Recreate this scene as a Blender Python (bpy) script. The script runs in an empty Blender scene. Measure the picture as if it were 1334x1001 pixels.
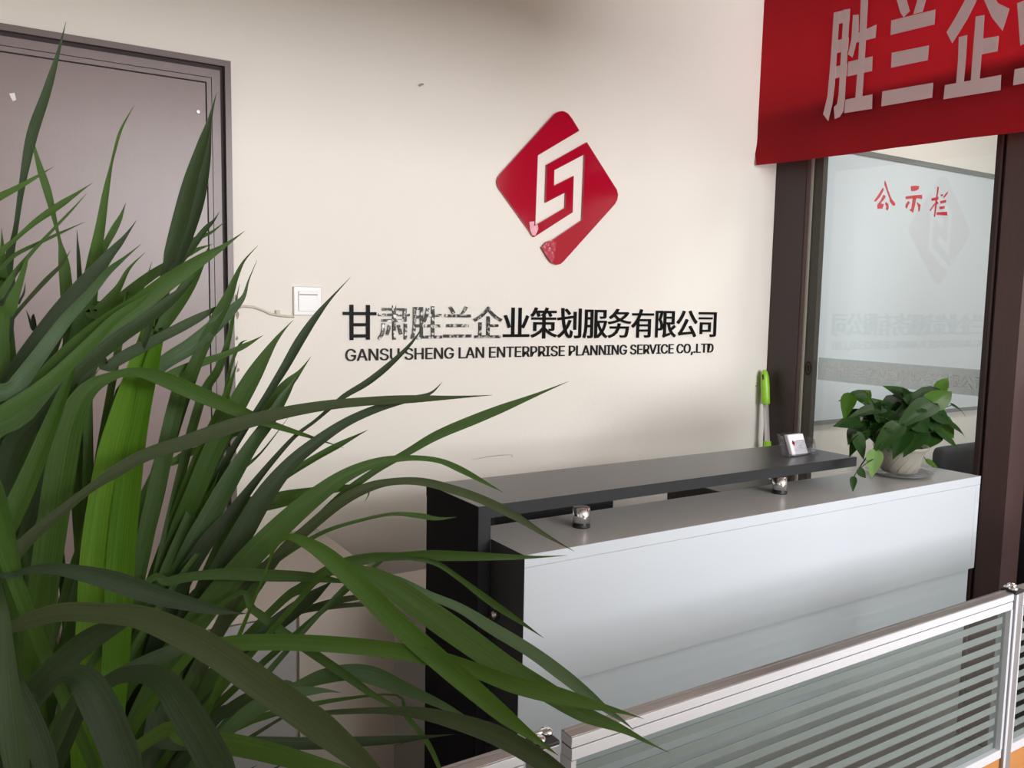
import bpy, bmesh, math, random
from mathutils import Vector, Matrix
from mathutils.geometry import tessellate_polygon
S = bpy.context.scene
COL = S.collection
PI = math.pi
H = 1.5                      # camera height; all construction heights below are given relative to it

# ------------------------------------------------------------------ camera
F = 1069.05; CX, CY = 667.0, 500.5
RT = Vector((0.8483, -0.5292, 0.0184)); UP = Vector((0.036, 0.0923, 0.9951)); FW = Vector((0.5283, 0.8435, -0.0973))
cam = bpy.data.objects.new('camera', bpy.data.cameras.new('camera'))
COL.objects.link(cam)
cam.data.sensor_width = 36; cam.data.lens = F / 1334 * 36; cam.data.clip_start = 0.02
m = Matrix((RT, UP, -FW)).transposed().to_4x4(); m.translation = (0, 0, H)
cam.matrix_world = m
S.camera = cam

# ------------------------------------------------------------------ world, lights, exposure
S.view_settings.view_transform = 'Standard'; S.view_settings.look = 'None'
S.view_settings.gamma = 1; S.view_settings.use_curve_mapping = False
S.view_settings.exposure = 0.0
w = bpy.data.worlds.new('world'); S.world = w; w.use_nodes = True
w.node_tree.nodes['Background'].inputs[0].default_value = (0.75, 0.85, 1, 1)
w.node_tree.nodes['Background'].inputs[1].default_value = 1.0
S.cycles.max_bounces = 8; S.cycles.transparent_max_bounces = 16
S.cycles.use_denoising = True
S.cycles.caustics_reflective = False; S.cycles.caustics_refractive = False
S.cycles.sample_clamp_indirect = 6

def area(name, loc, target, sx, sy, power, color):
    l = bpy.data.lights.new(name, 'AREA'); l.shape = 'RECTANGLE'; l.size = sx; l.size_y = sy
    l.energy = power; l.color = color
    o = bpy.data.objects.new(name, l); COL.objects.link(o); o.location = loc
    o.rotation_euler = (Vector(target) - Vector(loc)).to_track_quat('-Z', 'Y').to_euler()
    return o
# daylight standing in the windows of the rear wall of this room and of the next one
area('daylight_main_window', (1.70, -3.42, 2.05), (1.70, 0, 2.05), 2.2, 1.26, 225, (0.97, 0.98, 1.0))
area('daylight_next_room', (4.3, -3.42, 1.75), (4.3, 0, 1.75), 2.0, 1.3, 75, (0.90, 0.96, 1.0))
area('added_banner_backlight', (3.75, 1.35, 2.77), (3.75, 1.35, 0), 0.6, 0.6, 21, (1.0, 0.97, 0.92))  # added unseen lamp that lights the banner from behind

# ------------------------------------------------------------------ helpers
def back(u, v):
    return RT * ((u - CX) / F) - UP * ((v - CY) / F) + FW
def onY(u, v, y): d = back(u, v); d = d * (y / d.y); return Vector((d.x, d.y, d.z + H))
def onX(u, v, x): d = back(u, v); d = d * (x / d.x); return Vector((d.x, d.y, d.z + H))
def onZ(u, v, z): d = back(u, v); d = d * (z / d.z); return Vector((d.x, d.y, d.z + H))

def mat(name, color, rough=0.5, metal=0.0, bump=0.0, bscale=40, var=0.0, vscale=6, spec=0.5, coat=0.0, stretch=None, trans=0.0):
    mt = bpy.data.materials.new(name); mt.use_nodes = True
    nt = mt.node_tree; N = nt.nodes; L = nt.links
    p = N['Principled BSDF']
    p.inputs['Base Color'].default_value = (*color, 1)
    p.inputs['Roughness'].default_value = rough; p.inputs['Metallic'].default_value = metal
    p.inputs['Specular IOR Level'].default_value = spec
    p.inputs['Coat Weight'].default_value = coat; p.inputs['Coat Roughness'].default_value = 0.08
    co = None
    if bump or var:
        tc = N.new('ShaderNodeTexCoord'); mp = N.new('ShaderNodeMapping')
        L.new(tc.outputs['Object'], mp.inputs[0])
        if stretch: mp.inputs['Scale'].default_value = stretch
    if var:
        n = N.new('ShaderNodeTexNoise'); n.inputs['Scale'].default_value = vscale; n.inputs['Detail'].default_value = 5
        L.new(mp.outputs[0], n.inputs['Vector'])
        mx = N.new('ShaderNodeMix'); mx.data_type = 'RGBA'
        mx.inputs[6].default_value = (*[c * (1 - var) for c in color], 1)
        mx.inputs[7].default_value = (*[min(1, c * (1 + var)) for c in color], 1)
        L.new(n.outputs[0], mx.inputs[0]); L.new(mx.outputs[2], p.inputs['Base Color']); co = mx.outputs[2]
    if bump:
        n2 = N.new('ShaderNodeTexNoise'); n2.inputs['Scale'].default_value = bscale; n2.inputs['Detail'].default_value = 3
        L.new(mp.outputs[0], n2.inputs['Vector'])
        b = N.new('ShaderNodeBump'); b.inputs['Strength'].default_value = bump; b.inputs['Distance'].default_value = 0.01
        L.new(n2.outputs[0], b.inputs['Height']); L.new(b.outputs[0], p.inputs['Normal'])
    if trans:
        t = N.new('ShaderNodeBsdfTranslucent'); t.inputs[0].default_value = (*color, 1)
        if co: L.new(co, t.inputs[0])
        ms = N.new('ShaderNodeMixShader'); ms.inputs[0].default_value = trans
        L.new(p.outputs[0], ms.inputs[1]); L.new(t.outputs[0], ms.inputs[2])
        L.new(ms.outputs[0], N['Material Output'].inputs[0])
    return mt

def glass_mat(name, tint=(0.93, 0.96, 0.95), ior=1.5, rough=0.0, diff=0.0, dcol=(0.5, 0.55, 0.53)):
    mt = bpy.data.materials.new(name); mt.use_nodes = True
    nt = mt.node_tree; N = nt.nodes; L = nt.links; N.remove(N['Principled BSDF'])
    tr = N.new('ShaderNodeBsdfTransparent'); tr.inputs[0].default_value = (*tint, 1)
    gl = N.new('ShaderNodeBsdfGlossy'); gl.inputs['Roughness'].default_value = rough
    fr = N.new('ShaderNodeFresnel')
    # thin sheet: the same reflectance on entering and on leaving the sheet
    ge = N.new('ShaderNodeNewGeometry'); mr = N.new('ShaderNodeMapRange')
    mr.inputs['To Min'].default_value = ior; mr.inputs['To Max'].default_value = 1 / ior
    L.new(ge.outputs['Backfacing'], mr.inputs['Value']); L.new(mr.outputs[0], fr.inputs[0])
    body = tr.outputs[0]
    if diff:
        df = N.new('ShaderNodeBsdfDiffuse'); df.inputs[0].default_value = (*dcol, 1)
        tl = N.new('ShaderNodeBsdfTranslucent'); tl.inputs[0].default_value = (*dcol, 1)
        a = N.new('ShaderNodeMixShader'); a.inputs[0].default_value = 0.4
        L.new(df.outputs[0], a.inputs[1]); L.new(tl.outputs[0], a.inputs[2])
        b = N.new('ShaderNodeMixShader'); b.inputs[0].default_value = diff
        L.new(tr.outputs[0], b.inputs[1]); L.new(a.outputs[0], b.inputs[2]); body = b.outputs[0]
    ms = N.new('ShaderNodeMixShader')
    L.new(fr.outputs[0], ms.inputs[0]); L.new(body, ms.inputs[1]); L.new(gl.outputs[0], ms.inputs[2])
    L.new(ms.outputs[0], N['Material Output'].inputs[0])
    return mt

def mkobj(name, bm, material, parent=None, smooth=False, label=None, kind=None):
    me = bpy.data.meshes.new(name); bm.normal_update(); bm.to_mesh(me); bm.free()
    if smooth:
        for p in me.polygons: p.use_smooth = True
    me.materials.append(material)
    o = bpy.data.objects.new(name, me); COL.objects.link(o)
    if parent: o.parent = parent; o.matrix_parent_inverse = Matrix.Translation(-parent.location) if not parent.parent else parent_inv(parent)
    if label: o['label'] = label
    if kind: o['kind'] = kind
    return o
def world_of(o):
    if o.parent is None: return Matrix.LocRotScale(o.location, o.rotation_euler.to_quaternion(), o.scale)
    return world_of(o.parent) @ o.matrix_parent_inverse @ Matrix.LocRotScale(o.location, o.rotation_euler.to_quaternion(), o.scale)
def parent_inv(p): return world_of(p).inverted()
def thing(name, label, cat, loc=(0, 0, 0), group=None):
    o = bpy.data.objects.new(name, None); COL.objects.link(o); o.location = loc; o.empty_display_size = 0.05
    o['label'] = label; o['category'] = cat
    if group: o['group'] = group
    return o
def tag(o, label, cat, group=None):
    o['label'] = label; o['category'] = cat
    if group: o['group'] = group
    return o
def struct(name, bm, mt, parent=None):
    o = mkobj(name, bm, mt, parent)
    if not parent: o['kind'] = 'structure'
    return o

def box(bm, a, b, bev=0.0):
    x0, y0, z0 = [min(p, q) for p, q in zip(a, b)]; x1, y1, z1 = [max(p, q) for p, q in zip(a, b)]
    vs = [bm.verts.new(c) for c in ((x0,y0,z0),(x1,y0,z0),(x1,y1,z0),(x0,y1,z0),(x0,y0,z1),(x1,y0,z1),(x1,y1,z1),(x0,y1,z1))]
    fs = [bm.faces.new([vs[i] for i in f]) for f in ((3,2,1,0),(4,5,6,7),(0,1,5,4),(1,2,6,5),(2,3,7,6),(3,0,4,7))]
    if bev:
        es = list({e for f in fs for e in f.edges})
        bmesh.ops.bevel(bm, geom=es, offset=bev, segments=2, affect='EDGES', profile=0.5)
    return bm
def B(a, b, bev=0.0): return box(bmesh.new(), a, b, bev)
def boxH(a, b, bev=0.0):        # heights relative to the camera height
    return B((a[0], a[1], a[2] + H), (b[0], b[1], b[2] + H), bev)
def addH(bm, a, b, bev=0.0): return box(bm, (a[0], a[1], a[2] + H), (b[0], b[1], b[2] + H), bev)
def tube(bm, pts, r, n=10, cap=True):
    pts = [Vector(p) for p in pts]; rings = []
    rr = r if isinstance(r, (list, tuple)) else [r] * len(pts)
    ref = None
    for i, p in enumerate(pts):
        t = (pts[min(i + 1, len(pts) - 1)] - pts[max(i - 1, 0)]).normalized()
        if ref is None: ref = t.orthogonal().normalized()
        ref = (ref - t * ref.dot(t)).normalized(); s = t.cross(ref)
        rings.append([bm.verts.new(p + (ref * math.cos(2*PI*k/n) + s * math.sin(2*PI*k/n)) * rr[i]) for k in range(n)])
    for a, b in zip(rings, rings[1:]):
        for k in range(n): bm.faces.new((a[k], a[(k+1) % n], b[(k+1) % n], b[k]))
    if cap:
        bm.faces.new(list(reversed(rings[0]))); bm.faces.new(rings[-1])
    return bm
def lathe(bm, c, prof, n=32):
    rings = []
    for r, z in prof:
        rings.append([bm.verts.new((c[0] + r*math.cos(2*PI*k/n), c[1] + r*math.sin(2*PI*k/n), c[2] + z)) for k in range(n)])
    for a, b in zip(rings, rings[1:]):
        for k in range(n): bm.faces.new((a[k], a[(k+1) % n], b[(k+1) % n], b[k]))
    bm.faces.new(list(reversed(rings[0]))); bm.faces.new(rings[-1])
    return bm
def plate(pts, off):            # a polygon given a thickness along off
    bm = bmesh.new(); off = Vector(off)
    a = [bm.verts.new(p) for p in pts]; b = [bm.verts.new(Vector(p) + off) for p in pts]
    n = len(a)
    for t3 in tessellate_polygon([[Vector(p) for p in pts]]):
        bm.faces.new([a[i] for i in t3]); bm.faces.new([b[i] for i in reversed(t3)])
    for i in range(n): bm.faces.new((a[i], b[i], b[(i+1) % n], a[(i+1) % n]))
    bmesh.ops.recalc_face_normals(bm, faces=bm.faces[:])
    return bm
def text_mesh(s, size=1.0, extrude=0.0, offset=0.0, spacing=1.0, font=None):
    cu = bpy.data.curves.new('lettering', 'FONT'); cu.body = s; cu.size = size
    if font: cu.font = font
    cu.extrude = extrude; cu.offset = offset; cu.resolution_u = 3; cu.space_character = spacing
    o = bpy.data.objects.new('lettering', cu); COL.objects.link(o)
    dg = bpy.context.evaluated_depsgraph_get(); dg.update()
    me = bpy.data.meshes.new_from_object(o.evaluated_get(dg))
    bpy.data.objects.remove(o); bpy.data.curves.remove(cu)
    return me
def bounds(me):
    xs = [v.co.x for v in me.vertices]; ys = [v.co.y for v in me.vertices]
    return min(xs), max(xs), min(ys), max(ys)
def islands(me):                # split a lettering mesh into its single letters
    bm = bmesh.new(); bm.from_mesh(me); bmesh.ops.remove_doubles(bm, verts=bm.verts[:], dist=1e-6); seen = set(); out = []
    for v in bm.verts:
        if v in seen: continue
        st = [v]; comp = []; seen.add(v)
        while st:
            q = st.pop(); comp.append(q)
            for e in q.link_edges:
                r = e.other_vert(q)
                if r not in seen: seen.add(r); st.append(r)
        idx = {q: i for i, q in enumerate(comp)}; cs = set(comp)
        out.append(([q.co.copy() for q in comp], [[idx[q] for q in f.verts] for f in bm.faces if f.verts[0] in cs]))
    bm.free(); return out

import os
try:
    FONT = bpy.data.fonts.load(os.path.join(bpy.utils.system_resource('DATAFILES'), 'fonts', 'Inter.woff2'))
except Exception:
    FONT = None
# ------------------------------------------------------------------ materials
M = {}
M['wall'] = mat('wall_paint', (0.86, 0.81, 0.745), 0.55, bump=0.06, bscale=60, var=0.02, vscale=3, spec=0.3)
M['ceil'] = mat('ceiling_paint', (0.62, 0.60, 0.57), 0.8)
M['floor'] = mat('floor_tile', (0.33, 0.29, 0.26), 0.3, var=0.15, vscale=3)
M['grout'] = mat('floor_grout', (0.12, 0.11, 0.10), 0.8)
M['door'] = mat('door_laminate', (0.235, 0.175, 0.165), 0.36, bump=0.015, bscale=30, var=0.05, vscale=5, stretch=(5, 5, 1))
M['doorframe'] = mat('door_frame_laminate', (0.22, 0.17, 0.165), 0.4, var=0.08, vscale=8, stretch=(3, 3, 1))
M['gap'] = mat('dark_gap', (0.035, 0.025, 0.025), 0.7)
M['lip'] = mat('door_frame_lip', (0.17, 0.13, 0.125), 0.4)
M['brown'] = mat('dark_brown_laminate', (0.032, 0.017, 0.016), 0.42, bump=0.04, bscale=60, var=0.2, vscale=20, stretch=(6, 6, 0.5))
M['brown2'] = mat('brown_laminate', (0.075, 0.042, 0.038), 0.42, bump=0.04, bscale=60, var=0.2, vscale=25, stretch=(6, 6, 0.4))
M['brown3'] = mat('olive_brown_laminate', (0.042, 0.038, 0.028), 0.5)
M['seal'] = mat('pale_seal', (0.30, 0.29, 0.24), 0.4)
M['pane'] = glass_mat('clear_pane', (0.97, 0.985, 0.98), 1.55)
M['band'] = glass_mat('frosted_band', (0.85, 0.87, 0.86), 1.4, 0.4, 0.35, (0.78, 0.80, 0.80))
M['bandtext'] = mat('pale_vinyl', (0.70, 0.72, 0.72), 0.6)
M['red'] = mat('red_acrylic', (0.42, 0.003, 0.022), 0.12, coat=0.4)
M['foil'] = mat('peeling_pink_film', (0.85, 0.42, 0.48), 0.25, bump=0.6, bscale=90, var=0.25, vscale=60)
M['foilred'] = mat('wrinkled_red_film', (0.50, 0.05, 0.08), 0.22, bump=0.9, bscale=60)
M['blackchrome'] = mat('black_mirror_acrylic', (0.010, 0.010, 0.010), 0.3, spec=0.05)
M['letter'] = mat('black_letters', (0.012, 0.011, 0.011), 0.5, spec=0.2)
M['white_plastic'] = mat('white_plastic', (0.80, 0.79, 0.78), 0.3)
M['cable'] = mat('cream_cable', (0.66, 0.60, 0.50), 0.5)
M['plaster'] = mat('chipped_plaster', (0.42, 0.36, 0.30), 0.9, var=0.5, vscale=80)
M['mark'] = mat('pencil_mark', (0.36, 0.34, 0.34), 0.8)
M['charcoal'] = mat('charcoal_laminate', (0.030, 0.031, 0.034), 0.30, bump=0.02, bscale=90, stretch=(1, 8, 8), spec=0.9)
M['blackpanel'] = mat('black_laminate', (0.006, 0.006, 0.008), 0.65, spec=0.1)
M['charcoal2'] = mat('dark_grey_edge', (0.026, 0.027, 0.030), 0.55, spec=0.25)
M['white_lam'] = mat('white_laminate', (0.62, 0.66, 0.715), 0.26, bump=0.02, bscale=20, spec=0.5)
M['grey_top'] = mat('grey_white_counter', (0.42, 0.41, 0.40), 0.30, bump=0.02, bscale=60)
M['chrome'] = mat('chrome', (0.85, 0.85, 0.86), 0.08, 1.0)
M['rubber'] = mat('black_rubber', (0.015, 0.015, 0.016), 0.5)
M['alu'] = mat('white_aluminium', (0.68, 0.69, 0.74), 0.35, 0.15)
M['alutop'] = mat('brushed_aluminium_top', (0.34, 0.31, 0.30), 0.3, 0.6, bump=0.05, bscale=60, stretch=(0.5, 10, 10))
M['alugrey'] = mat('grey_aluminium', (0.36, 0.35, 0.37), 0.35, 0.5)
M['pglass'] = glass_mat('partition_glass', (0.88, 0.92, 0.91), 1.5)
M['stripe'] = glass_mat('frosted_stripe', (0.75, 0.80, 0.78), 1.3, 0.4, 0.66, (0.36, 0.41, 0.40))
M['orange'] = mat('orange_wood', (0.50, 0.21, 0.06), 0.4, var=0.15, vscale=10, stretch=(1, 6, 6))
M['green'] = mat('lime_plastic', (0.30, 0.62, 0.03), 0.35)
M['pole'] = mat('pole_metal', (0.74, 0.71, 0.70), 0.3, 0.5)
M['card'] = mat('white_card', (0.85, 0.82, 0.84), 0.5)
M['cardgrey'] = mat('grey_print', (0.40, 0.38, 0.40), 0.6)
M['acrylic'] = glass_mat('clear_acrylic', (0.90, 0.90, 0.92), 1.6, 0.02, 0.03, (0.6, 0.6, 0.62))
M['pot'] = mat('cream_ceramic', (0.30, 0.285, 0.24), 0.35, var=0.06, vscale=10)
M['saucer'] = glass_mat('clear_plastic_saucer', (0.72, 0.70, 0.69), 1.45, 0.2, 0.35, (0.5, 0.48, 0.47))
M['soil'] = mat('soil', (0.03, 0.022, 0.015), 0.95, bump=0.8, bscale=120, var=0.5, vscale=60)
M['moss'] = mat('pale_green_stalks', (0.16, 0.24, 0.06), 0.6)
M['wboard'] = mat('whiteboard', (0.66, 0.715, 0.75), 0.35)
M['boardframe'] = mat('board_frame_grey', (0.24, 0.26, 0.25), 0.35, 0.3)
M['redtext'] = mat('red_vinyl', (0.62, 0.02, 0.04), 0.5)
M['cab'] = mat('beige_cabinet', (0.50, 0.44, 0.39), 0.45, var=0.03)
M['cabgrey'] = mat('grey_cabinet_door', (0.36, 0.35, 0.35), 0.45)
M['dark'] = mat('dark_office_furniture', (0.016, 0.013, 0.018), 0.3)
M['darkblue'] = mat('dark_blue_upholstery', (0.022, 0.026, 0.034), 0.7)
M['monitor'] = mat('monitor_plastic', (0.012, 0.012, 0.013), 0.4)
M['metal'] = mat('plain_steel', (0.5, 0.48, 0.46), 0.3, 1.0)
M['copper'] = mat('copper_stud', (0.75, 0.42, 0.32), 0.3, 0.8)
M['planter'] = mat('white_planter', (0.55, 0.54, 0.52), 0.4)
M['tape'] = mat('white_tape', (0.78, 0.76, 0.72), 0.6)

# banner cloth: thin, lets light through
M['banner'] = mat('red_banner_cloth', (0.56, 0.012, 0.022), 0.75, trans=0.68, bump=0.15, bscale=300)
M['bannertext'] = mat('pink_white_print', (0.60, 0.43, 0.44), 0.8)

# mirrored lettering whose mirror film survives in patches
mt = mat('patchy_mirror_acrylic', (0.015, 0.015, 0.015), 0.15); nt = mt.node_tree; p = nt.nodes['Principled BSDF']
tc = nt.nodes.new('ShaderNodeTexCoord'); nz = nt.nodes.new('ShaderNodeTexNoise'); nz.inputs['Scale'].default_value = 70; nz.inputs['Detail'].default_value = 3
rp = nt.nodes.new('ShaderNodeValToRGB'); rp.color_ramp.elements[0].position = 0.51; rp.color_ramp.elements[1].position = 0.58
rp.color_ramp.elements[0].color = (0.02, 0.02, 0.02, 1); rp.color_ramp.elements[1].color = (0.50, 0.50, 0.48, 1)
nt.links.new(tc.outputs['Object'], nz.inputs['Vector']); nt.links.new(nz.outputs[0], rp.inputs[0])
nt.links.new(rp.outputs[0], p.inputs['Base Color']); nt.links.new(rp.outputs[0], p.inputs['Metallic']); M['patchy'] = mt

def leaf_mat(name, c1, c2, trans, rough=0.55, spec=0.16):
    mt = bpy.data.materials.new(name); mt.use_nodes = True; nt = mt.node_tree; N = nt.nodes; L = nt.links
    p = N['Principled BSDF']; p.inputs['Roughness'].default_value = rough; p.inputs['Specular IOR Level'].default_value = spec
    uv = N.new('ShaderNodeUVMap'); mp = N.new('ShaderNodeMapping'); mp.inputs['Scale'].default_value = (9, 0.8, 1)
    L.new(uv.outputs[0], mp.inputs[0])
    n = N.new('ShaderNodeTexNoise'); n.inputs['Scale'].default_value = 2.2; n.inputs['Detail'].default_value = 4
    L.new(mp.outputs[0], n.inputs['Vector'])
    oi = N.new('ShaderNodeObjectInfo'); ad = N.new('ShaderNodeMath'); ad.operation = 'MULTIPLY_ADD'
    ad.inputs[1].default_value = 0.5; ad.inputs[2].default_value = -0.25
    L.new(oi.outputs['Random'], ad.inputs[0])
    a2 = N.new('ShaderNodeMath'); a2.operation = 'ADD'; L.new(n.outputs[0], a2.inputs[0]); L.new(ad.outputs[0], a2.inputs[1])
    mx = N.new('ShaderNodeMix'); mx.data_type = 'RGBA'; mx.inputs[6].default_value = (*c1, 1); mx.inputs[7].default_value = (*c2, 1)
    L.new(a2.outputs[0], mx.inputs[0]); L.new(mx.outputs[2], p.inputs['Base Color'])
    b = N.new('ShaderNodeBump'); b.inputs['Strength'].default_value = 0.25; b.inputs['Distance'].default_value = 0.002
    L.new(n.outputs[0], b.inputs['Height']); L.new(b.outputs[0], p.inputs['Normal'])
    t = N.new('ShaderNodeBsdfTranslucent'); hs = N.new('ShaderNodeHueSaturation'); hs.inputs['Value'].default_value = 1.6; hs.inputs['Hue'].default_value = 0.485
    L.new(mx.outputs[2], hs.inputs['Color']); L.new(hs.outputs[0], t.inputs[0])
    ms = N.new('ShaderNodeMixShader'); ms.inputs[0].default_value = trans
    L.new(p.outputs[0], ms.inputs[1]); L.new(t.outputs[0], ms.inputs[2]); L.new(ms.outputs[0], N['Material Output'].inputs[0])
    return mt
M['leaf'] = leaf_mat('strap_leaf', (0.026, 0.058, 0.009), (0.066, 0.138, 0.024), 0.34, 0.5, 0.2)
M['leafm'] = leaf_mat('mid_strap_leaf', (0.026, 0.062, 0.007), (0.066, 0.140, 0.016), 0.34, 0.5, 0.2)
M['leafb'] = leaf_mat('young_strap_leaf_backlit_tint', (0.050, 0.140, 0.006), (0.120, 0.260, 0.016), 0.40)  # base colour lightened for light shining through thin new leaves
M['leafd'] = leaf_mat('dark_strap_leaf', (0.013, 0.026, 0.008), (0.034, 0.062, 0.018), 0.22, 0.5, 0.25)  # darker green tone, given to some of the leaves
M['leafo'] = leaf_mat('olive_strap_leaf', (0.024, 0.036, 0.012), (0.060, 0.080, 0.030), 0.2, 0.55)
M['leafg'] = leaf_mat('glossy_strap_leaf', (0.020, 0.052, 0.012), (0.050, 0.105, 0.028), 0.25, 0.40, 0.35)
M['pothos'] = leaf_mat('vine_leaf', (0.010, 0.032, 0.007), (0.030, 0.080, 0.014), 0.18, 0.40)
M['pothosd'] = leaf_mat('dark_vine_leaf', (0.006, 0.020, 0.005), (0.018, 0.050, 0.010), 0.12, 0.35)
M['pothosb'] = leaf_mat('young_vine_leaf', (0.034, 0.092, 0.010), (0.075, 0.170, 0.020), 0.25, 0.35)
M['pothosp'] = leaf_mat('pale_vine_leaf', (0.16, 0.30, 0.09), (0.26, 0.42, 0.14), 0.3, 0.4)

# ------------------------------------------------------------------ the room
D = 2.45; XG = 2.853; ZC = 1.30; XL = -2.2; XR = 6.2; YF = -3.5
bm = bmesh.new(); addH(bm, (XL - .1, D, -H), (XR + .1, D + .12, ZC)); struct('wall_back', bm, M['wall'])
bm = bmesh.new(); addH(bm, (XL - .1, YF, -H), (XL, D, ZC)); struct('wall_left', bm, M['wall'])
bm = bmesh.new(); addH(bm, (XR, YF, -H), (XR + .1, D, ZC)); struct('wall_right', bm, M['wall'])
bm = bmesh.new(); addH(bm, (XL - .1, YF - .1, ZC), (XR + .1, D + .12, ZC + .1)); struct('ceiling', bm, M['ceil'])
# rear wall with two window openings
bm = bmesh.new()
for a, b in (((XL, -H), (-0.15, ZC)), ((-0.15, -H), (0.55, ZC)), ((0.55, -H), (2.85, -0.10)), ((0.55, 1.2), (2.85, ZC)), ((2.85, -H), (3.2, ZC)),
             ((3.2, -H), (5.4, -0.45)), ((3.2, 0.95), (5.4, ZC)), ((5.4, -H), (XR, ZC))):
    addH(bm, (a[0], YF - .1, a[1]), (b[0], YF, b[1]))
struct('wall_front', bm, M['wall'])
bm = bmesh.new(); addH(bm, (XL - .1, YF - .1, -H - .1), (XR + .1, D + .12, -H - .004))
fl = struct('floor', bm, M['grout'])
tile_me = None; ts = 0.6
for i in range(14):
    for j in range(10):
        x = XL + i * ts; y = D - (j + 1) * ts
        if tile_me is None:
            t = mkobj('floor_tile', B((0.002, 0.002, -0.006), (ts - .002, ts - .002, 0), 0.0015), M['floor'], fl); tile_me = t.data
        else:
            t = bpy.data.objects.new('floor_tile', tile_me); COL.objects.link(t); t.parent = fl
        t.location = (x, y, 0)
# window frames of the rear wall (behind the camera)
for k, (x0, x1, z0, z1) in enumerate(((0.55, 2.85, -0.10, 1.2), (3.2, 5.4, -0.45, 0.95))):
    bm = bmesh.new()
    for a, b in (((x0, z0), (x1, z0 + .05)), ((x0, z1 - .05), (x1, z1)), ((x0, z0), (x0 + .05, z1)), ((x1 - .05, z0), (x1, z1))):
        addH(bm, (a[0], YF - .08, a[1]), (b[0], YF - .02, b[1]))
    for q in (1, 2):
        xm = x0 + (x1 - x0) * q / 3
        addH(bm, (xm - .025, YF - .08, z0), (xm + .025, YF - .02, z1))
    struct('window_%d' % (k + 2), bm, M['white_plastic'])
# unseen dropped beam, added to shade the top of the back wall
SHADE_BEAM = struct('added_shade_trim_1', boxH((XL, 0.45, 0.69), (1.95, 0.80, ZC)), M['ceil'])

# unseen chest-high block behind the camera, added to shade the plant and lower wall
struct('added_shade_trim_2', boxH((0.18, -0.80, -H), (1.25, -0.62, 0.10)), M['ceil'])

# ------------------------------------------------------------------ brown door in the back wall
door = bpy.data.objects.new('door_1', None); COL.objects.link(door); door.location = (0.1, D, 0); door['kind'] = 'structure'
DX0, DX1, DT = -0.42, 0.576, 0.659
def uframe(x0, x1, zt, w, y0, y1):
    bm = bmesh.new()
    addH(bm, (x0, y0, -H), (x0 + w, y1, zt)); addH(bm, (x1 - w, y0, -H), (x1, y1, zt)); addH(bm, (x0 + w, y0, zt - w), (x1 - w, y1, zt)); return bm
mkobj('frame_lip', uframe(DX0, DX1, DT, 0.016, D - .022, D - .0005), M['lip'], door)
mkobj('frame_groove', uframe(DX0 + .016, DX1 - .016, DT - .016, 0.012, D - .004, D - .0005), M['gap'], door)
mkobj('door_frame', uframe(DX0 + .028, DX1 - .028, DT - .028, 0.022, D - .014, D - .0005), M['doorframe'], door)
mkobj('inner_frame', uframe(DX0 + .0515, DX1 - .0515, DT - .0515, 0.012, D - .0125, D - .0005), M['doorframe'], door)
bm = uframe(DX0 + .0635, DX1 - .0635, DT - .0635, 0.003, D - .002, D - .0005); mkobj('door_gap', bm, M['gap'], door)
mkobj('door_leaf', boxH((DX0 + .0665, D - .008, -H + .005), (DX1 - .0665, D - .0005, DT - .0665)), M['door'], door)
lk = mkobj('lock_plate', boxH((0.505, D - .022, -0.60), (0.541, D - .0135, -0.44), 0.002), M['gap'], door)
for i in range(4):
    for j in range(3):
        bm = bmesh.new(); addH(bm, (0.5165 + j * .0065, D - .0245, -0.531 + i * .008), (0.5205 + j * .0065, D - .0215, -0.5265 + i * .008)); mkobj('stud', bm, M['copper'], lk)
# bits stuck on the door
pts = [onY(u, v, D - .0085) for u, v in ((12, 122), (19, 121), (21, 130), (17, 132), (14, 127))]
tag(mkobj('tape_scrap', plate(pts, (0, -.001, 0)), M['tape']), 'tiny torn scrap of white tape on the upper part of the brown door', 'tape')
bm = bmesh.new(); c = onY(258, 146, D - .008); tube(bm, [c, c + Vector((0, -.004, 0))], 0.004, 10)
tag(mkobj('screw', bm, M['metal']), 'small pale screw head near the top right corner of the brown door', 'screw')

# ------------------------------------------------------------------ glass partition on the right
gp = bpy.data.objects.new('window_1', None); COL.objects.link(gp); gp.location = (XG, 1.9, 0); gp['kind'] = 'structure'
mkobj('corner_post', boxH((XG - .004, 2.292, -H), (XG + .05, D - .001, 0.6645)), M['brown'], gp)
mkobj('inner_bead', boxH((XG - .001, 2.276, -H), (XG + .05, 2.2918, 0.6645)), M['brown2'], gp)
mkobj('seal', boxH((XG + .004, 2.266, -H), (XG + .040, 2.2758, 0.6645)), M['seal'], gp)
mkobj('glazing_bead', boxH((XG + .012, 2.222, -H), (XG + .040, 2.2658, 0.6645)), M['brown3'], gp)
PX = 2.90
mkobj('pane', boxH((PX, 1.50, -0.88), (PX + .006, 2.30, 0.66)), M['pane'], gp)
mkobj('transom_pane', boxH((PX, 0.45, 0.857), (PX + .006, 2.44, 1.29)), M['pane'], gp)
mkobj('header', boxH((XG, 0.30, 0.665), (XG + .10, D - .001, 0.856)), M['brown'], gp)
mkobj('sill_panel', boxH((XG + .01, 1.50, -H), (XG + .09, 2.2218, -0.88)), M['brown'], gp)
mkobj('mullion', boxH((XG + .004, 1.490, -H), (XG + .10, 1.532, 0.6645)), M['brown'], gp)
mkobj('mullion_bead', boxH((XG - .004, 1.505, -H), (XG + .004, 1.512, 0.66)), M['brown2'], gp)
mkobj('door_post', boxH((XG - .012, 1.407, -H), (XG + .10, 1.4895, 0.6645)), M['brown2'], gp)
mkobj('far_post', boxH((XG - .012, 0.42, -H), (XG + .10, 0.50, ZC)), M['brown2'], gp)
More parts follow.
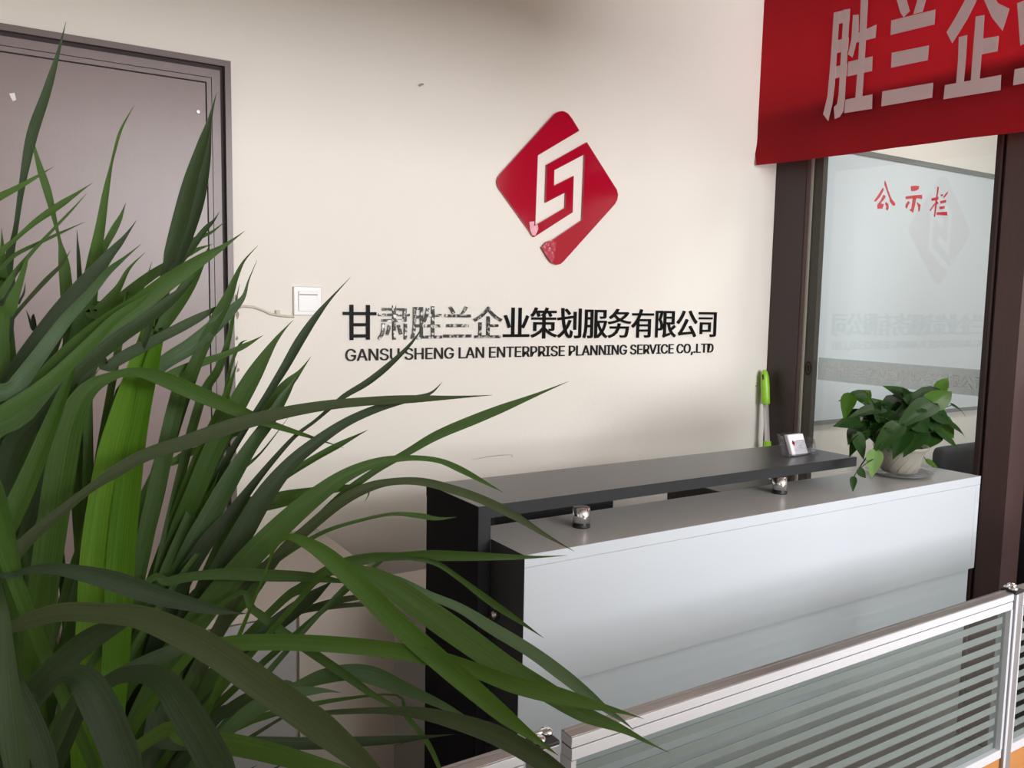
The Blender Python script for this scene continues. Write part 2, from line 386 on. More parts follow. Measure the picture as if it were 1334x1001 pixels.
mkobj('side_panel', boxH((XG, YF, -H), (XG + .08, 0.4195, ZC)), M['wall'], gp)
mkobj('corner_return', boxH((XG + .05, 2.31, -H), (XG + .10, D - .001, 0.6645)), M['brown'], gp)
# frosted strip with faint lettering on the pane
mkobj('frosted_band', boxH((PX - .0012, 1.533, -0.292), (PX - .0004, 2.2215, -0.199)), M['band'], gp)
me = text_mesh('甘肃胜兰企业策划服务有限公司', 1.0)
x0, x1, y0, y1 = bounds(me)
k = 0.66 / (x1 - x0); ky = 0.048 / (y1 - y0)
bm = bmesh.new(); bm.from_mesh(me)
for v in bm.verts: v.co = Vector((PX - .0016, 2.19 - (v.co.x - x0) * k, H - 0.27 + (v.co.y - y0) * ky))
mkobj('band_lettering', bm, M['bandtext'], gp)
bm = bmesh.new()
for r0, r1 in ((0.030, 0.022),):
    n = 20; c = Vector((XG + .0105, 2.243, H - 0.245))
    a = [bm.verts.new(c + Vector((0, r0 * .5 * math.cos(2*PI*i/n), r0 * math.sin(2*PI*i/n)))) for i in range(n)]
    b = [bm.verts.new(c + Vector((0, r1 * .5 * math.cos(2*PI*i/n), r1 * math.sin(2*PI*i/n)))) for i in range(n)]
    for i in range(n): bm.faces.new((a[i], a[(i+1) % n], b[(i+1) % n], b[i]))
box(bm, (c.x - .0005, c.y - .004, c.z - .012), (c.x, c.y + .004, c.z + .012))
mkobj('band_emblem', bm, M['letter'], gp)

# ------------------------------------------------------------------ lettering on the wall
t = thing('chinese_lettering', 'large black and silver mirrored Chinese company lettering fixed to the white wall', 'sign', (1.7, D, H - .12))
CH = '甘肃胜兰企业策划服务有限公司'
XA, XB = 0.9053, 2.5290
adv = (XB - XA + 0.006) / 14
def put_char(ch, x, zc, w, h, y, th, material, parent, off=0.012, boxfit=True):
    me = text_mesh(ch, 1.0, extrude=0.02, offset=off)
    bm = bmesh.new(); bm.from_mesh(me)
    zs = [v.co.z for v in bm.verts]
    for v in bm.verts:
        v.co = Vector((x + v.co.x * w, y - th * (v.co.z - min(zs)) / (max(zs) - min(zs)), zc + v.co.y * h))
    return mkobj('character', bm, material, parent)
for i, ch in enumerate(CH):
    me = text_mesh(ch, 1.0, offset=0.012); bb = bounds(me)
    gh = 0.113 if i == 0 else 0.110
    zt, zb = H - 0.0115, H - 0.1225
    # every character is fitted to its own cell, as the condensed lettering of the photo is
    x = XA + i * adv
    k = adv * 1.03
    x0, x1, y0, y1 = bb
    fy = (zt - zb) / 0.93
    me3 = text_mesh(ch, 1.0, extrude=0.02, offset=0.004); bm = bmesh.new(); bm.from_mesh(me3)
    zs = [v.co.z for v in bm.verts]; z0, z1 = min(zs), max(zs)
    for v in bm.verts:
        v.co = Vector((x + (v.co.x - .015) * k, D - .0004 - 0.008 * (v.co.z - z0) / (z1 - z0), (zt + zb) / 2 + (v.co.y - 0.38) * fy))
    o = mkobj('character', bm, M['patchy'] if 1 <= i <= 4 else M['blackchrome'], t)
    if 1 <= i <= 4: o['label'] = 'character with patchy silver mirror film'
t = thing('english_lettering', 'row of thin black capital letters under the Chinese lettering on the wall', 'sign', (1.7, D, H - .17))
me = text_mesh('GANSU SHENG LAN ENTERPRISE PLANNING SERVICE CO,.LTD', 1.0, extrude=0.02, offset=0.0, spacing=0.97, font=FONT)
x0, x1, y0, y1 = bounds(me); caph = bounds(text_mesh('L', 1.0, font=FONT))[3]
for vs, fs in islands(me):
    bm = bmesh.new(); z0 = min(v.z for v in vs); z1 = max(v.z for v in vs)
    vv = [bm.verts.new((0.9170 + (v.x - x0) / (x1 - x0) * (2.5150 - 0.9170), D - .0004 - 0.006 * (v.z - z0) / max(1e-6, z1 - z0), H - 0.188 + v.y / caph * 0.0375 + 0.002 * (v.x - x0) / (x1 - x0))) for v in vs]
    for f in fs:
        try: bm.faces.new([vv[i] for i in f])
        except ValueError: pass
    mkobj('letter', bm, M['letter'], t)

# ------------------------------------------------------------------ the red emblem
t = thing('wall_emblem', 'glossy red acrylic diamond emblem with an angular white S cut out, above the lettering', 'logo', (1.72, D, H + .42))
LG = [(578,178),(535,108),(515,82),(497,71),(480,67),(460,70),(440,80),(133,420),(118,443),(113,466),(117,488),(128,510),(322,780),
      (540,640),(546,433),(434,490),(436,402),(610,310),(595,682),(365,838),(408,905),(425,928),(447,938),(470,933),(488,918),
      (778,595),(792,570),(797,540),(790,512),(620,243),(395,370),(388,585),(503,525),(500,612),(328,715),(343,318)]
def lp(q, y=D - .001): return onY(620 + q[0] / 4.352, 130 + q[1] / 4.352, y)
mkobj('emblem_plate', plate([lp(q) for q in LG], (0, -.010, 0)), M['red'], t)
mkobj('loose_film', plate([lp(q, D - .0115) for q in ((303,692),(330,690),(328,715),(350,708),(352,735),(335,772),(318,768),(306,735))], (0, -.0015, 0)), M['foil'], t, label='peeling pale pink film')
mkobj('loose_film', plate([lp(q, D - .0115) for q in ((372,838),(398,806),(432,795),(458,812),(448,860),(442,905),(428,925),(405,895))], (0, -.0015, 0)), M['foilred'], t, label='wrinkled lighter red film')

# ------------------------------------------------------------------ small things on the wall
sw = thing('light_switch', 'square white rocker light switch on the wall left of the lettering', 'light switch', (0.795, D, H))
mkobj('switch_plate', boxH((0.7525, D - .010, -0.046), (0.8385, D - .0005, 0.040), 0.002), M['white_plastic'], sw)
mkobj('rocker', boxH((0.766, D - .0135, -0.034), (0.826, D - .0095, 0.026), 0.0015), M['white_plastic'], sw)
mkobj('rocker_slot', boxH((0.768, D - .0142, 0.014), (0.824, D - .0134, 0.018)), M['cardgrey'], sw)
bm = bmesh.new()
tube(bm, [onY(u, v, D - .006) for u, v in ((308, 402), (318, 399), (330, 400), (342, 404), (352, 409), (362, 411), (372, 412), (383, 413))], 0.0035, 8)
tag(mkobj('surface_cable', bm, M['cable'], smooth=True), 'thin cream cable running from the door frame to the light switch', 'cable')
bm = bmesh.new(); c = onY(361, 409, D)
box(bm, (c.x - .006, c.y - .011, c.z - .005), (c.x + .006, c.y - .0005, c.z + .011), 0.002)
tag(mkobj('cable_clip', bm, M['cable']), 'small cream clip holding the cable beside the light switch', 'cable clip')
random.seed(5)
for k, (u, v) in enumerate(((308, 388), (309, 410), (309, 441), (310, 483))):
    pts = []
    for a in range(8):
        r = random.uniform(.45, 1.0); pts.append(onY(u + 2.6 * r * math.cos(a * PI / 4), v + (7 if k < 2 else 3.5) * r * math.sin(a * PI / 4), D - .0006))
    tag(mkobj('plaster_chip', plate(pts, (0, -.0015, 0)), M['plaster']),
        ['uppermost chipped plaster spot at the right edge of the door frame', 'chipped plaster spot at the door frame just below the cable end',
         'third chipped plaster spot down the door frame edge', 'lowest chipped plaster spot beside the door frame'][k], 'plaster chip')
bm = bmesh.new(); c = onY(547, 112, D); tube(bm, [c, c + Vector((0, -.012, 0))], 0.003, 8); tube(bm, [c + Vector((-.004, -.012, .001)), c + Vector((.006, -.012, .003))], 0.003, 8)
tag(mkobj('nail', bm, M['metal']), 'small nail in the white wall left above the red emblem', 'nail')
for k, (u, v, r) in enumerate(((986, 499, .003), (985, 503, .004))):
    bm = bmesh.new(); c = onY(u, v, D - .0003); tube(bm, [c, c + Vector((0, -.0012, 0))], r, 10)
    tag(mkobj('wall_plug', bm, M['mark']), ['smaller upper wall plug left of the green broom handle', 'larger lower wall plug left of the green broom handle'][k], 'wall plug')
bm = bmesh.new(); tube(bm, [onY(u, v, D - .001) for u, v in ((615, 599), (632, 596), (650, 593.5), (668, 592.5))], [.0004, .0012, .0012, .0004], 6)
tag(mkobj('scuff_mark', bm, M['mark']), 'faint grey scuff line on the wall just above the black shelf', 'scuff')
bm = bmesh.new(); c = onY(667, 594.5, D - .0003); tube(bm, [c, c + Vector((0, -.001, 0))], .002, 8)
tag(mkobj('scuff_spot', bm, M['mark']), 'tiny grey spot on the wall at the right end of the scuff line', 'scuff')

# ------------------------------------------------------------------ green mop handle in the corner
br = thing('mop_handle', 'mop with lime green grip and metal pole leaning in the corner behind the desk', 'mop', (2.80, 2.27, 0))
top = onX(996, 482, 2.80); g2 = onX(999.0, 516, 2.80); g3 = onX(999.5, 575, 2.80)
dr = (g3 - top).normalized()
def along(s): return top + dr * s
bm = bmesh.new(); L = 0.148
ring = [(0, .006), (.008, .012), (.03, .017), (.07, .019), (.12, .0180), (L - .002, .0180), (L, .016)]
tube(bm, [along(s) for s, r in ring], [r for s, r in ring], 14); mkobj('grip', bm, M['green'], br, True)
bm = bmesh.new(); q = along(.02) + Vector((-.0165, -.004, 0)); tube(bm, [q, q + Vector((.006, -.012, 0)) * .2 + Vector((.002, 0, -.022))], 0.0045, 8); mkobj('hanging_hole', bm, M['gap'], br)
smax = (top.z - 0.05) / -dr.z
bm = bmesh.new(); tube(bm, [along(L), along(smax)], 0.0115, 14); mkobj('pole', bm, M['pole'], br, True)
bm = bmesh.new(); s0 = (g3 - top).length; tube(bm, [along(s0), along(s0 + .05), along(s0 + .09)], [.0155, .017, .0165], 14); mkobj('collar', bm, M['green'], br, True)
bm = bmesh.new(); e = along(smax); box(bm, (e.x - .10, e.y - .05, 0), (e.x + .045, e.y + .05, e.z + .01), .008); mkobj('mop_head', bm, M['white_plastic'], br)

# ------------------------------------------------------------------ reception desk
DL, DW = 0.8302, 0.8612; YS0, YS1 = 1.447, 1.690; YD = 1.3166
dk = thing('reception_desk', 'white and charcoal reception desk with a raised black shelf on chrome posts', 'desk', (1.66, 1.5, 0))
mkobj('raised_shelf', boxH((DL, YS0, -0.447), (2.080, YS1, -0.420), 0.0008), M['charcoal'], dk, label='long black shelf board')
mkobj('shelf_edge', boxH((DL, YS0 - .0011, -0.447), (2.080, YS0 - .0001, -0.4202)), M['charcoal2'], dk)
mkobj('shelf_end', boxH((DL - .0011, YS0, -0.447), (DL - .0001, YS1, -0.4202)), M['blackpanel'], dk)
mkobj('end_panel', boxH((DL + .0012, YS0 + .0012, -H), (DW, YS1 - .001, -0.4475), 0.0006), M['charcoal2'], dk, label='tall black end panel')
mkobj('end_panel_face', boxH((DL - .0002, YS0 + .001, -H), (DL + .0011, YS1 - .0005, -0.4475)), M['blackpanel'], dk)
mkobj('counter_top', boxH((DW + .0005, YD + .0015, -0.518), (2.503, 1.535, -0.4922)), M['grey_top'], dk, label='pale grey counter top')
mkobj('counter_edge', boxH((DW + .0005, YD, -0.5175), (2.503, YD + .0014, -0.4923)), M['white_lam'], dk)
mkobj('upper_front_panel', boxH((DW + .001, YD + .0005, -0.777), (2.4817, YD + .018, -0.5185), 0.0005), M['white_lam'], dk)
mkobj('side_panel', boxH((2.4822, YD + .0003, -0.777), (2.503, 1.535, -0.5185), 0.0005), M['white_lam'], dk, label='narrow white right end panel')
mkobj('lower_front_panel', boxH((DW + .001, YD + .014, -H + .01), (2.497, YD + .030, -0.7775)), M['white_lam'], dk)
mkobj('left_side', boxH((DW + .0001, YD + .0004, -0.7772), (DW + .0004, 1.4465, -0.4926)), M['charcoal2'], dk, label='dark grey left side of the counter body')
mkobj('lower_left_side', boxH((DW + .0001, YD + .0145, -H + .01), (DW + .0008, 1.446, -0.7776)), M['charcoal2'], dk)
mkobj('right_side', boxH((2.482, YD + .031, -H + .01), (2.497, 1.95, -0.7776)), M['white_lam'], dk)
mkobj('work_surface', boxH((DW + .018, 1.536, -0.78), (2.48, 2.05, -0.755)), M['cab'], dk, label='lower beige work surface behind the counter')
mkobj('back_support', boxH((DW + .02, 1.50, -H + .01), (2.48, 1.516, -0.519)), M['white_lam'], dk)
bm = bmesh.new(); c = onX(647, 801, DW); tube(bm, [c + Vector((.001, 0, 0)), c + Vector((-.012, 0, 0))], .009, 14); mkobj('side_knob', bm, M['metal'], dk, True)
for (u, v) in ((763.5, 688), (1022.5, 643.5)):
    c = onZ(u, v + 1, -0.4922); r = .0200
    bm = bmesh.new(); lathe(bm, (c.x, c.y + .018, H - .4921), [(r, 0), (r, .006)], 24); mkobj('post_foot', bm, M['rubber'], dk, True)
    bm = bmesh.new(); lathe(bm, (c.x, c.y + .018, H - .4921), [(r * .96, .0062), (r * .96, .0445)], 32)
    mkobj('shelf_post', bm, M['chrome'], dk, True, label='short chrome shelf post')

# things behind the counter, seen through the slit under the shelf
def monitor(loc, label, wd, tilt):
    q = thing('monitor', label, 'monitor', loc)
    bm = bmesh.new(); box(bm, (-wd/2, -.015, .075), (wd/2, .012, .245), .004)
    bmesh.ops.rotate(bm, verts=bm.verts[:], cent=(0, 0, .1), matrix=Matrix.Rotation(tilt, 3, 'X'))
    bmesh.ops.translate(bm, verts=bm.verts[:], vec=loc); mkobj('screen_housing', bm, M['monitor'], q)
    mkobj('stand', B((loc[0]-.02, loc[1]-.01, loc[2]+.01), (loc[0]+.02, loc[1]+.02, loc[2]+.10)), M['monitor'], q)
    mkobj('stand_base', B((loc[0]-.09, loc[1]-.06, loc[2]), (loc[0]+.09, loc[1]+.08, loc[2]+.010), .003), M['monitor'], q)
    return q
monitor((1.20, 1.70, H - .755), 'black monitor showing in the slit under the left end of the raised shelf', .37, 0)
fo = boxH((1.72, 1.62, -0.755), (1.99, 1.84, -0.520), .003)
tag(mkobj('file_box', fo, M['monitor']), 'black file box on the work surface, just seen under the middle of the shelf', 'box')

# ------------------------------------------------------------------ business card stand
hc = onZ(1012, 594, -.42)
cs = thing('card_stand', 'clear acrylic business card stand on the right part of the black shelf', 'card holder', (1.93, 1.575, H - .42))
x0, x1 = 1.888, 2.014; y0, y1 = 1.532, 1.576; z = H - .4198
mkobj('base', B((x0, y0 - .006, z), (x1 + .004, y1, z + .004), .001), M['acrylic'], cs)
def slab(xa, xb, ya, za, yb, zb, th):
    return plate([(xa, ya, za), (xb, ya, za), (xb, yb, zb), (xa, yb, zb)], (0, th, 0))
mkobj('front_wall', slab(x0 + .036, x1, y0, z + .004, y0 + .010, z + .042, .002), M['acrylic'], cs)
mkobj('back_wall', slab(x0, x1 - .02, y0 + .022, z + .004, y0 + .040, z + .062, .002), M['acrylic'], cs)
mkobj('side_wall', plate([(x0, y0, z + .004), (x0, y0 + .024, z + .004), (x0, y0 + .042, z + .062), (x0, y0 + .020, z + .055)], (.002, 0, 0)), M['acrylic'], cs)
mkobj('side_wall', plate([(x1, y0, z + .004), (x1, y0 + .024, z + .004), (x1, y0 + .036, z + .044), (x1, y0 + .010, z + .042)], (-.002, 0, 0)), M['acrylic'], cs)
cd = thing('business_cards', 'white business cards with a tiny red mark standing in the acrylic stand', 'cards', (1.92, 1.57, H - .42))
a0, a1 = x0 + .026, x1 - .034
mkobj('front_card', slab(a0, a1, y0 + .004, z + .0045, y0 + .026, z + .058, .0006), M['card'], cd)
mkobj('card_pack', slab(a0 - .001, a1 - .001, y0 + .0055, z + .0045, y0 + .0275, z + .0575, .010), M['card'], cd)
def oncard(s, tt, e=.0006): return Vector((a0 + s * (a1 - a0), y0 + .004 + tt * .022 - e, z + .0045 + tt * .0535))
for k, (s0, s1, t0, t1, mm) in enumerate(((.42, .92, .66, .70, 'cardgrey'), (.50, .70, .40, .43, 'cardgrey'), (.48, .78, .30, .32, 'cardgrey'))):
    mkobj('print_line', plate([oncard(s0, t0), oncard(s1, t0), oncard(s1, t1), oncard(s0, t1)], (0, -.0002, 0)), M[mm], cd)
mkobj('print_mark', plate([oncard(.22, .74), oncard(.32, .58), oncard(.24, .42), oncard(.14, .58)], (0, -.0002, 0)), M['red'], cd)

# ------------------------------------------------------------------ low cabinet left of the desk
cb = thing('low_cabinet', 'low beige cabinet against the wall between the brown door and the desk', 'cabinet', (0.5, 2.15, 0))
CZ = -0.7107
mkobj('cabinet_top', boxH((0.10, 1.838, CZ - .02), (0.822, D - .002, CZ), .001), M['cab'], cb)
mkobj('carcass', boxH((0.11, 1.852, -H + .05), (0.82, D - .004, CZ - .0205)), M['cab'], cb)
mkobj('cabinet_door', boxH((0.112, 1.840, -H + .06), (0.566, 1.8515, CZ - .024), .001), M['cabgrey'], cb, label='grey cabinet door')
mkobj('cabinet_door', boxH((0.575, 1.840, -H + .06), (0.818, 1.8515, CZ - .024), .001), M['cab'], cb, label='beige narrow door')
mkobj('plinth', boxH((0.13, 1.87, -H), (0.80, D - .01, -H + .0495)), M['gap'], cb)

# ------------------------------------------------------------------ potted vine on the counter
PC = onZ(1180, 621, -.4922); PC = Vector((PC.x + .005, PC.y + .025, H - .4922))
pv = thing('potted_vine', 'green heart-leaved vine in a cream ribbed pot on the right end of the counter', 'plant', PC)
bm = bmesh.new(); prof = [(.047, 0), (.050, .003), (.058, .030), (.066, .058), (.0675, .060), (.068, .066), (.076, .070), (.078, .078), (.076, .081), (.071, .079), (.066, .066)]
lathe(bm, (PC.x, PC.y, PC.z + .011), prof, 48); mkobj('pot', bm, M['pot'], pv, True)
for k in range(14):
    a0_ = 2 * PI * k / 14; bm = bmesh.new()
    tube(bm, [(PC.x + (.0505 + .0135 * s + .0006) * math.cos(a0_ + s * .55), PC.y + (.0505 + .0135 * s + .0006) * math.sin(a0_ + s * .55), PC.z + .016 + .048 * s) for s in (0, .25, .5, .75, 1)], .0009, 6)
    mkobj('pot_rib', bm, M['pot'], pv, True)
bm = bmesh.new(); lathe(bm, (PC.x, PC.y, PC.z + .088), [(.0001, 0), (.05, .002), (.069, -.006)], 32); mkobj('soil', bm, M['soil'], pv)
bm = bmesh.new(); lathe(bm, (PC.x, PC.y, PC.z + .0005), [(.06, 0), (.075, .001), (.092, .012), (.0935, .012), (.077, .003), (.001, .0025)], 48)
tag(mkobj('saucer', bm, M['saucer'], smooth=True), 'clear plastic saucer under the cream pot on the counter', 'saucer')
bm = bmesh.new()
random.seed(11)
for k in range(60):
    a = random.uniform(0, 2*PI); r = .066 * math.sqrt(random.random()); x, y = PC.x + r*math.cos(a), PC.y + r*math.sin(a)
    tube(bm, [(x, y, PC.z + .086), (x + random.uniform(-.008, .008), y + random.uniform(-.008, .008), PC.z + random.uniform(.10, .118))], [.0014, .0005], 4)
mkobj('ground_shoots', bm, M['moss'], pv, kind='stuff')

def heart_leaf(base, tip, width, nrm, mt, parent, cup=0.18, droop=0.12, nu=6):
    base = Vector(base); tip = Vector(tip); ax = tip - base; L = ax.length; t = ax.normalized()
    n = (Vector(nrm) - t * Vector(nrm).dot(t)).normalized(); s = t.cross(n)
    bm = bmesh.new(); uvl = bm.loops.layers.uv.new('UVMap'); prof = [(0, .0), (-.06, .35), (.03, .80), (.18, 1.0), (.38, .93), (.58, .70), (.78, .38), (.92, .13), (1.0, .0)]
    rows = []
    for i, (u, wv) in enumerate(prof):
        row = []
        for j in range(-3, 4):
            q = j / 3.0
            uu = u if abs(q) > .34 or i > 1 else (0.02 * i)
            if i == 0: uu = 0
            z = -droop * L * (max(0, uu) ** 2) + cup * width * abs(q) * wv * .5 - .02 * width * math.cos(6 * uu) * abs(q)
            row.append((bm.verts.new(base + t * (uu * L) + s * (q * wv * width / 2) + n * z), (0.5 + q * .5 * wv, uu)))
        rows.append(row)
    for a, b in zip(rows, rows[1:]):
        for j in range(6):
            vs = [a[j], a[j+1], b[j+1], b[j]]
            f = bm.faces.new([q[0] for q in vs])
            for lp_, q in zip(f.loops, vs): lp_[uvl].uv = q[1]
    bmesh.ops.remove_doubles(bm, verts=bm.verts[:], dist=1e-5)
    return mkobj('leaf', bm, mt, parent, True)
def vleaf(b, t, w, y, y2, mt, nx=0.0, nz=0.25, droop=.15, stem=True):
    """vine leaf between two image points at given distances from the camera plane"""
    Pb = onY(b[0], b[1], y); Pt = onY(t[0], t[1], y2)
    depth = Pb.x * FW.x + Pb.y * FW.y + (Pb.z - H) * FW.z
    n = -back(b[0], b[1]).normalized() + RT * nx + Vector((0, 0, nz))
    heart_leaf(Pb, Pt, w / F * depth, n, mt, pv, droop=droop)
    if stem:
        bm = bmesh.new(); s0 = Vector((PC.x + random.uniform(-.04, .04), PC.y + random.uniform(-.03, .03), PC.z + .088))
        mid = (s0 + Pb) / 2 + Vector((0, 0, .03)); tube(bm, [s0, s0 * .55 + mid * .45 + Vector((0, 0, .01)), mid, mid * .5 + Pb * .5 + Vector((0, 0, .004)), Pb], .0014, 5)
        mkobj('stalk', bm, M['pothos'], pv, True)
g, gb, gpale = M['pothos'], M['pothosb'], M['pothosp']; Yv = PC.y
VL = [((1209,530),(1246,504),30,-.05,-.05,gb,.3,.5),((1222,510),(1237,489),17,.0,.0,gb,.1,.2),((1186,520),(1157,502),19,.0,0,g,-.2,.4),
 ((1225,512),(1163,540),34,-.02,-.05,g,.2,.6),((1215,525),(1170,552),30,-.05,-.08,g,0,.3),((1118,522),(1135,505),24,.0,0,gb,-.2,.4),((1128,513),(1096,518),15,0,0,g,0,.5),
 ((1108,514),(1099,546),20,-.02,-.03,gb,-.1,.2),((1150,532),(1110,536),20,-.02,-.04,g,0,.6),((1150,545),(1112,533),18,0,0,g,.2,.3),((1120,548),(1090,553),22,0,0,g,0,.2),
 ((1126,558),(1106,592),22,-.02,-.03,g,-.3,.1),((1114,566),(1130,600),22,-.04,-.06,g,.5,.5),((1172,553),(1137,590),26,-.07,-.10,g,.0,.3),((1150,560),(1160,590),24,-.06,-.08,g,.2,.4),
 ((1141,588),(1135,623),21,-.11,-.12,gpale,0,.1),((1218,560),(1269,592),27,-.03,-.03,g,.2,.7),((1212,535),(1248,552),24,-.04,-.05,g,.1,.3),((1240,528),(1264,539),10,.02,.02,g,0,.8),
 ((1236,552),(1267,568),13,.0,.0,g,.2,.6),((1207,601),(1226,610),10,.02,.0,gb,0,.8),((1118,612),(1130,624),11,-.11,-.12,g,0,.3),((1112,622),(1111,641),9,-.11,-.12,g,0,.2),
 ((1160,545),(1140,520),28,.04,.04,g,0,.4),((1190,540),(1213,566),32,-.05,-.07,g,.2,.2),((1200,560),(1180,590),30,-.04,-.07,g,.1,.3),((1185,540),(1160,570),34,-.03,-.06,g,-.2,.3),
 ((1205,542),(1236,566),26,-.02,-.04,g,.3,.4),((1150,530),(1130,560),26,.0,-.02,g,-.2,.2),((1140,545),(1120,575),24,.0,-.02,g,-.1,.1),((1145,552),(1150,585),24,-.02,-.04,g,0,.2),
 ((1170,520),(1148,540),26,.04,.02,g,0,.4),((1195,515),(1175,535),28,.05,.03,g,0,.5),((1165,530),(1190,560),34,.02,.0,g,0,.2),((1215,545),(1195,575),28,.04,.02,g,0,.2),
 ((1160,560),(1140,585),22,.0,-.02,g,0,.3),((1225,545),(1248,575),20,.03,.02,gb,.1,.2),((1200,520),(1228,528),20,.06,.06,g,0,.5),((1180,560),(1165,595),26,-.03,-.05,g,.1,.3),
 ((1222,566),(1200,585),20,-.02,-.04,g,0,.2),((1130,530),(1145,520),18,.03,.03,g,0,.4)]
random.seed(21)
for cx_, cy_, rx_, ry_, cnt in ((1132, 550, 32, 24, 16), (1188, 535, 46, 20, 14)):
    for k in range(cnt):
        a = random.uniform(0, 2*PI); rr = math.sqrt(random.random()); b0 = (cx_ + rx_ * rr * math.cos(a) * .7, cy_ + ry_ * rr * math.sin(a) * .7)
        a2 = a + random.uniform(-.5, .5); ln = random.uniform(18, 26)
        VL.append((b0, (b0[0] + ln * math.cos(a2), b0[1] + ln * math.sin(a2) * .8 + 6), random.uniform(16, 22), random.uniform(-.03, .05), random.uniform(-.05, .03), M['pothosd'], random.uniform(-.5, .5), random.uniform(0, .6)))
for b, t_, w_, ya, yb, mt_, nx, nz in VL: vleaf(b, t_, w_, Yv + ya, Yv + yb, mt_, nx, nz)
bm = bmesh.new(); tube(bm, [onY(u, v, Yv - .11) for u, v in ((1150, 592), (1130, 603), (1118, 612), (1112, 622), (1110, 632))], .0013, 5); mkobj('vine_stem', bm, M['pothos'], pv, True)

# ------------------------------------------------------------------ next room: notice board, furniture
nb = thing('notice_board', 'pale blue-grey notice board with grey frame on the wall of the next room', 'notice board', (4.2, D, H))
BX0, BX1, BZ0, BZ1 = 3.06, 5.5, -0.513, 0.712
mkobj('board', boxH((BX0, D - .012, BZ0), (BX1, D - .001, BZ1)), M['wboard'], nb)
for nm, a, b in (('frame_strip', (BX0, BZ1 - .001), (BX1, BZ1 + .022)), ('frame_strip', (BX0, BZ0 - .018), (BX1, BZ0 + .001)), ('frame_strip', (BX0 - .02, BZ0 - .018), (BX0, BZ1 + .022)), ('frame_strip', (BX1, BZ0 - .018), (BX1 + .02, BZ1 + .022))):
    mkobj(nm, boxH((a[0], D - .020, a[1]), (b[0], D - .0008, b[1])), M['boardframe'], nb)
# brush lettering 公示栏, stroke by stroke (crop coordinates: 8.893 px per photo pixel from 1120,220)
def bp(q): return onY(1120 + q[0] / 8.893, 220 + q[1] / 8.893, D - .0125)
CHS = [[[(275,222),(262,225),(230,280),(165,375),(185,380),(235,325),(275,250)], [(292,135),(285,175),(330,300),(348,350),(348,380),(385,425),(408,428),(410,400),(365,345),(325,240),(305,165)],
        [(275,300),(298,315),(290,345),(240,400),(278,410),(262,462),(205,462),(205,415),(245,365)], [(300,385),(330,405),(335,450),(322,485),(300,462),(312,440),(295,410)]],
       [[(592,203),(640,196),(688,200),(682,235),(640,258),(598,258)], [(530,322),(620,308),(720,300),(722,350),(650,340),(535,352)], [(615,335),(655,335),(640,420),(618,510),(575,475),(598,462),(608,400)],
        [(560,375),(580,390),(560,425),(545,462),(528,440),(535,410)], [(660,385),(705,420),(690,495),(678,490),(680,450)]],
       [[(902,205),(915,215),(905,300),(895,345),(888,440),(872,560),(858,550),(872,450),(880,340),(892,280)], [(830,345),(912,322),(910,360),(835,372)], [(885,385),(880,400),(820,490),(810,482),(850,420)], [(893,370),(910,395),(900,412),(890,395)],
        [(940,298),(965,295),(962,315),(942,318)], [(1022,262),(1015,290),(975,340),(968,330),(995,290)], [(930,375),(1000,360),(998,390),(935,405)], [(922,440),(985,430),(982,460),(928,470)], [(888,505),(1010,498),(1015,540),(890,535)]]]
wl = thing('board_lettering', 'three red brush-written characters along the top of the notice board', 'sign', (3.9, D - .0125, H + .55))
for ch in CHS:
    bm = bmesh.new()
    for st in ch:
        pm = plate([bp(q) for q in st], (0, -.0012, 0)); me = bpy.data.meshes.new('tmp'); pm.to_mesh(me); pm.free(); bm.from_mesh(me); bpy.data.meshes.remove(me)
    mkobj('character', bm, M['redtext'], wl)
od = thing('office_desk', 'dark glossy office desk in the next room behind the glass', 'desk', (4.7, 1.6, 0))
mkobj('desk_top', boxH((3.95, 1.62, -0.76), (5.6, 2.15, -0.73), .002), M['dark'], od)
mkobj('modesty_panel', boxH((3.98, 1.66, -H + .04), (5.57, 1.68, -0.7605)), M['dark'], od)
for x in (3.97, 5.56): mkobj('desk_leg', boxH((x, 1.66, -H), (x + .03, 2.12, -0.7605)), M['dark'], od)
oc = thing('office_chair', 'dark upholstered office chair behind the glass, seen beside the potted vine', 'chair', (3.35, 1.95, 0))
mkobj('backrest', boxH((3.26, 1.86, -0.80), (3.66, 1.93, -0.555), .03), M['darkblue'], oc, True)
mkobj('seat', boxH((3.18, 1.95, -1.06), (3.64, 2.36, -0.98), .02), M['darkblue'], oc)
bm = bmesh.new(); tube(bm, [(3.41, 2.15, .10), (3.41, 2.15, .44)], .025, 12); mkobj('gas_lift', bm, M['metal'], oc)
bm = bmesh.new(); tube(bm, [(3.41, 2.10, .46), (3.41, 1.92, .50), (3.41, 1.91, .86)], .016, 8); mkobj('back_bracket', bm, M['rubber'], oc)
for k in range(5):
    a = 2*PI*k/5; bm = bmesh.new(); tube(bm, [(3.41, 2.15, .10), (3.41 + .22*math.cos(a), 2.15 + .22*math.sin(a), .05)], .014, 8); lg = mkobj('leg', bm, M['rubber'], oc)
    bm = bmesh.new(); tube(bm, [(3.41 + .22*math.cos(a) - .01, 2.15 + .22*math.sin(a), .025), (3.41 + .22*math.cos(a) + .01, 2.15 + .22*math.sin(a), .025)], .024, 12); mkobj('castor', bm, M['rubber'], lg)
sf = thing('dark_cabinet', 'tall dark cabinet with a reddish top edge beyond the brown doorway', 'cabinet', (3.5, 1.2, 0))
mkobj('carcass', boxH((3.15, 0.9, -H), (3.75, 1.50, -0.535)), M['dark'], sf)
mkobj('cabinet_top', boxH((3.13, 0.88, -0.5345), (3.77, 1.52, -0.515), .002), M['brown2'], sf)
bx = boxH((3.2, 1.0, -0.5145), (3.7, 1.47, -0.26), .02)
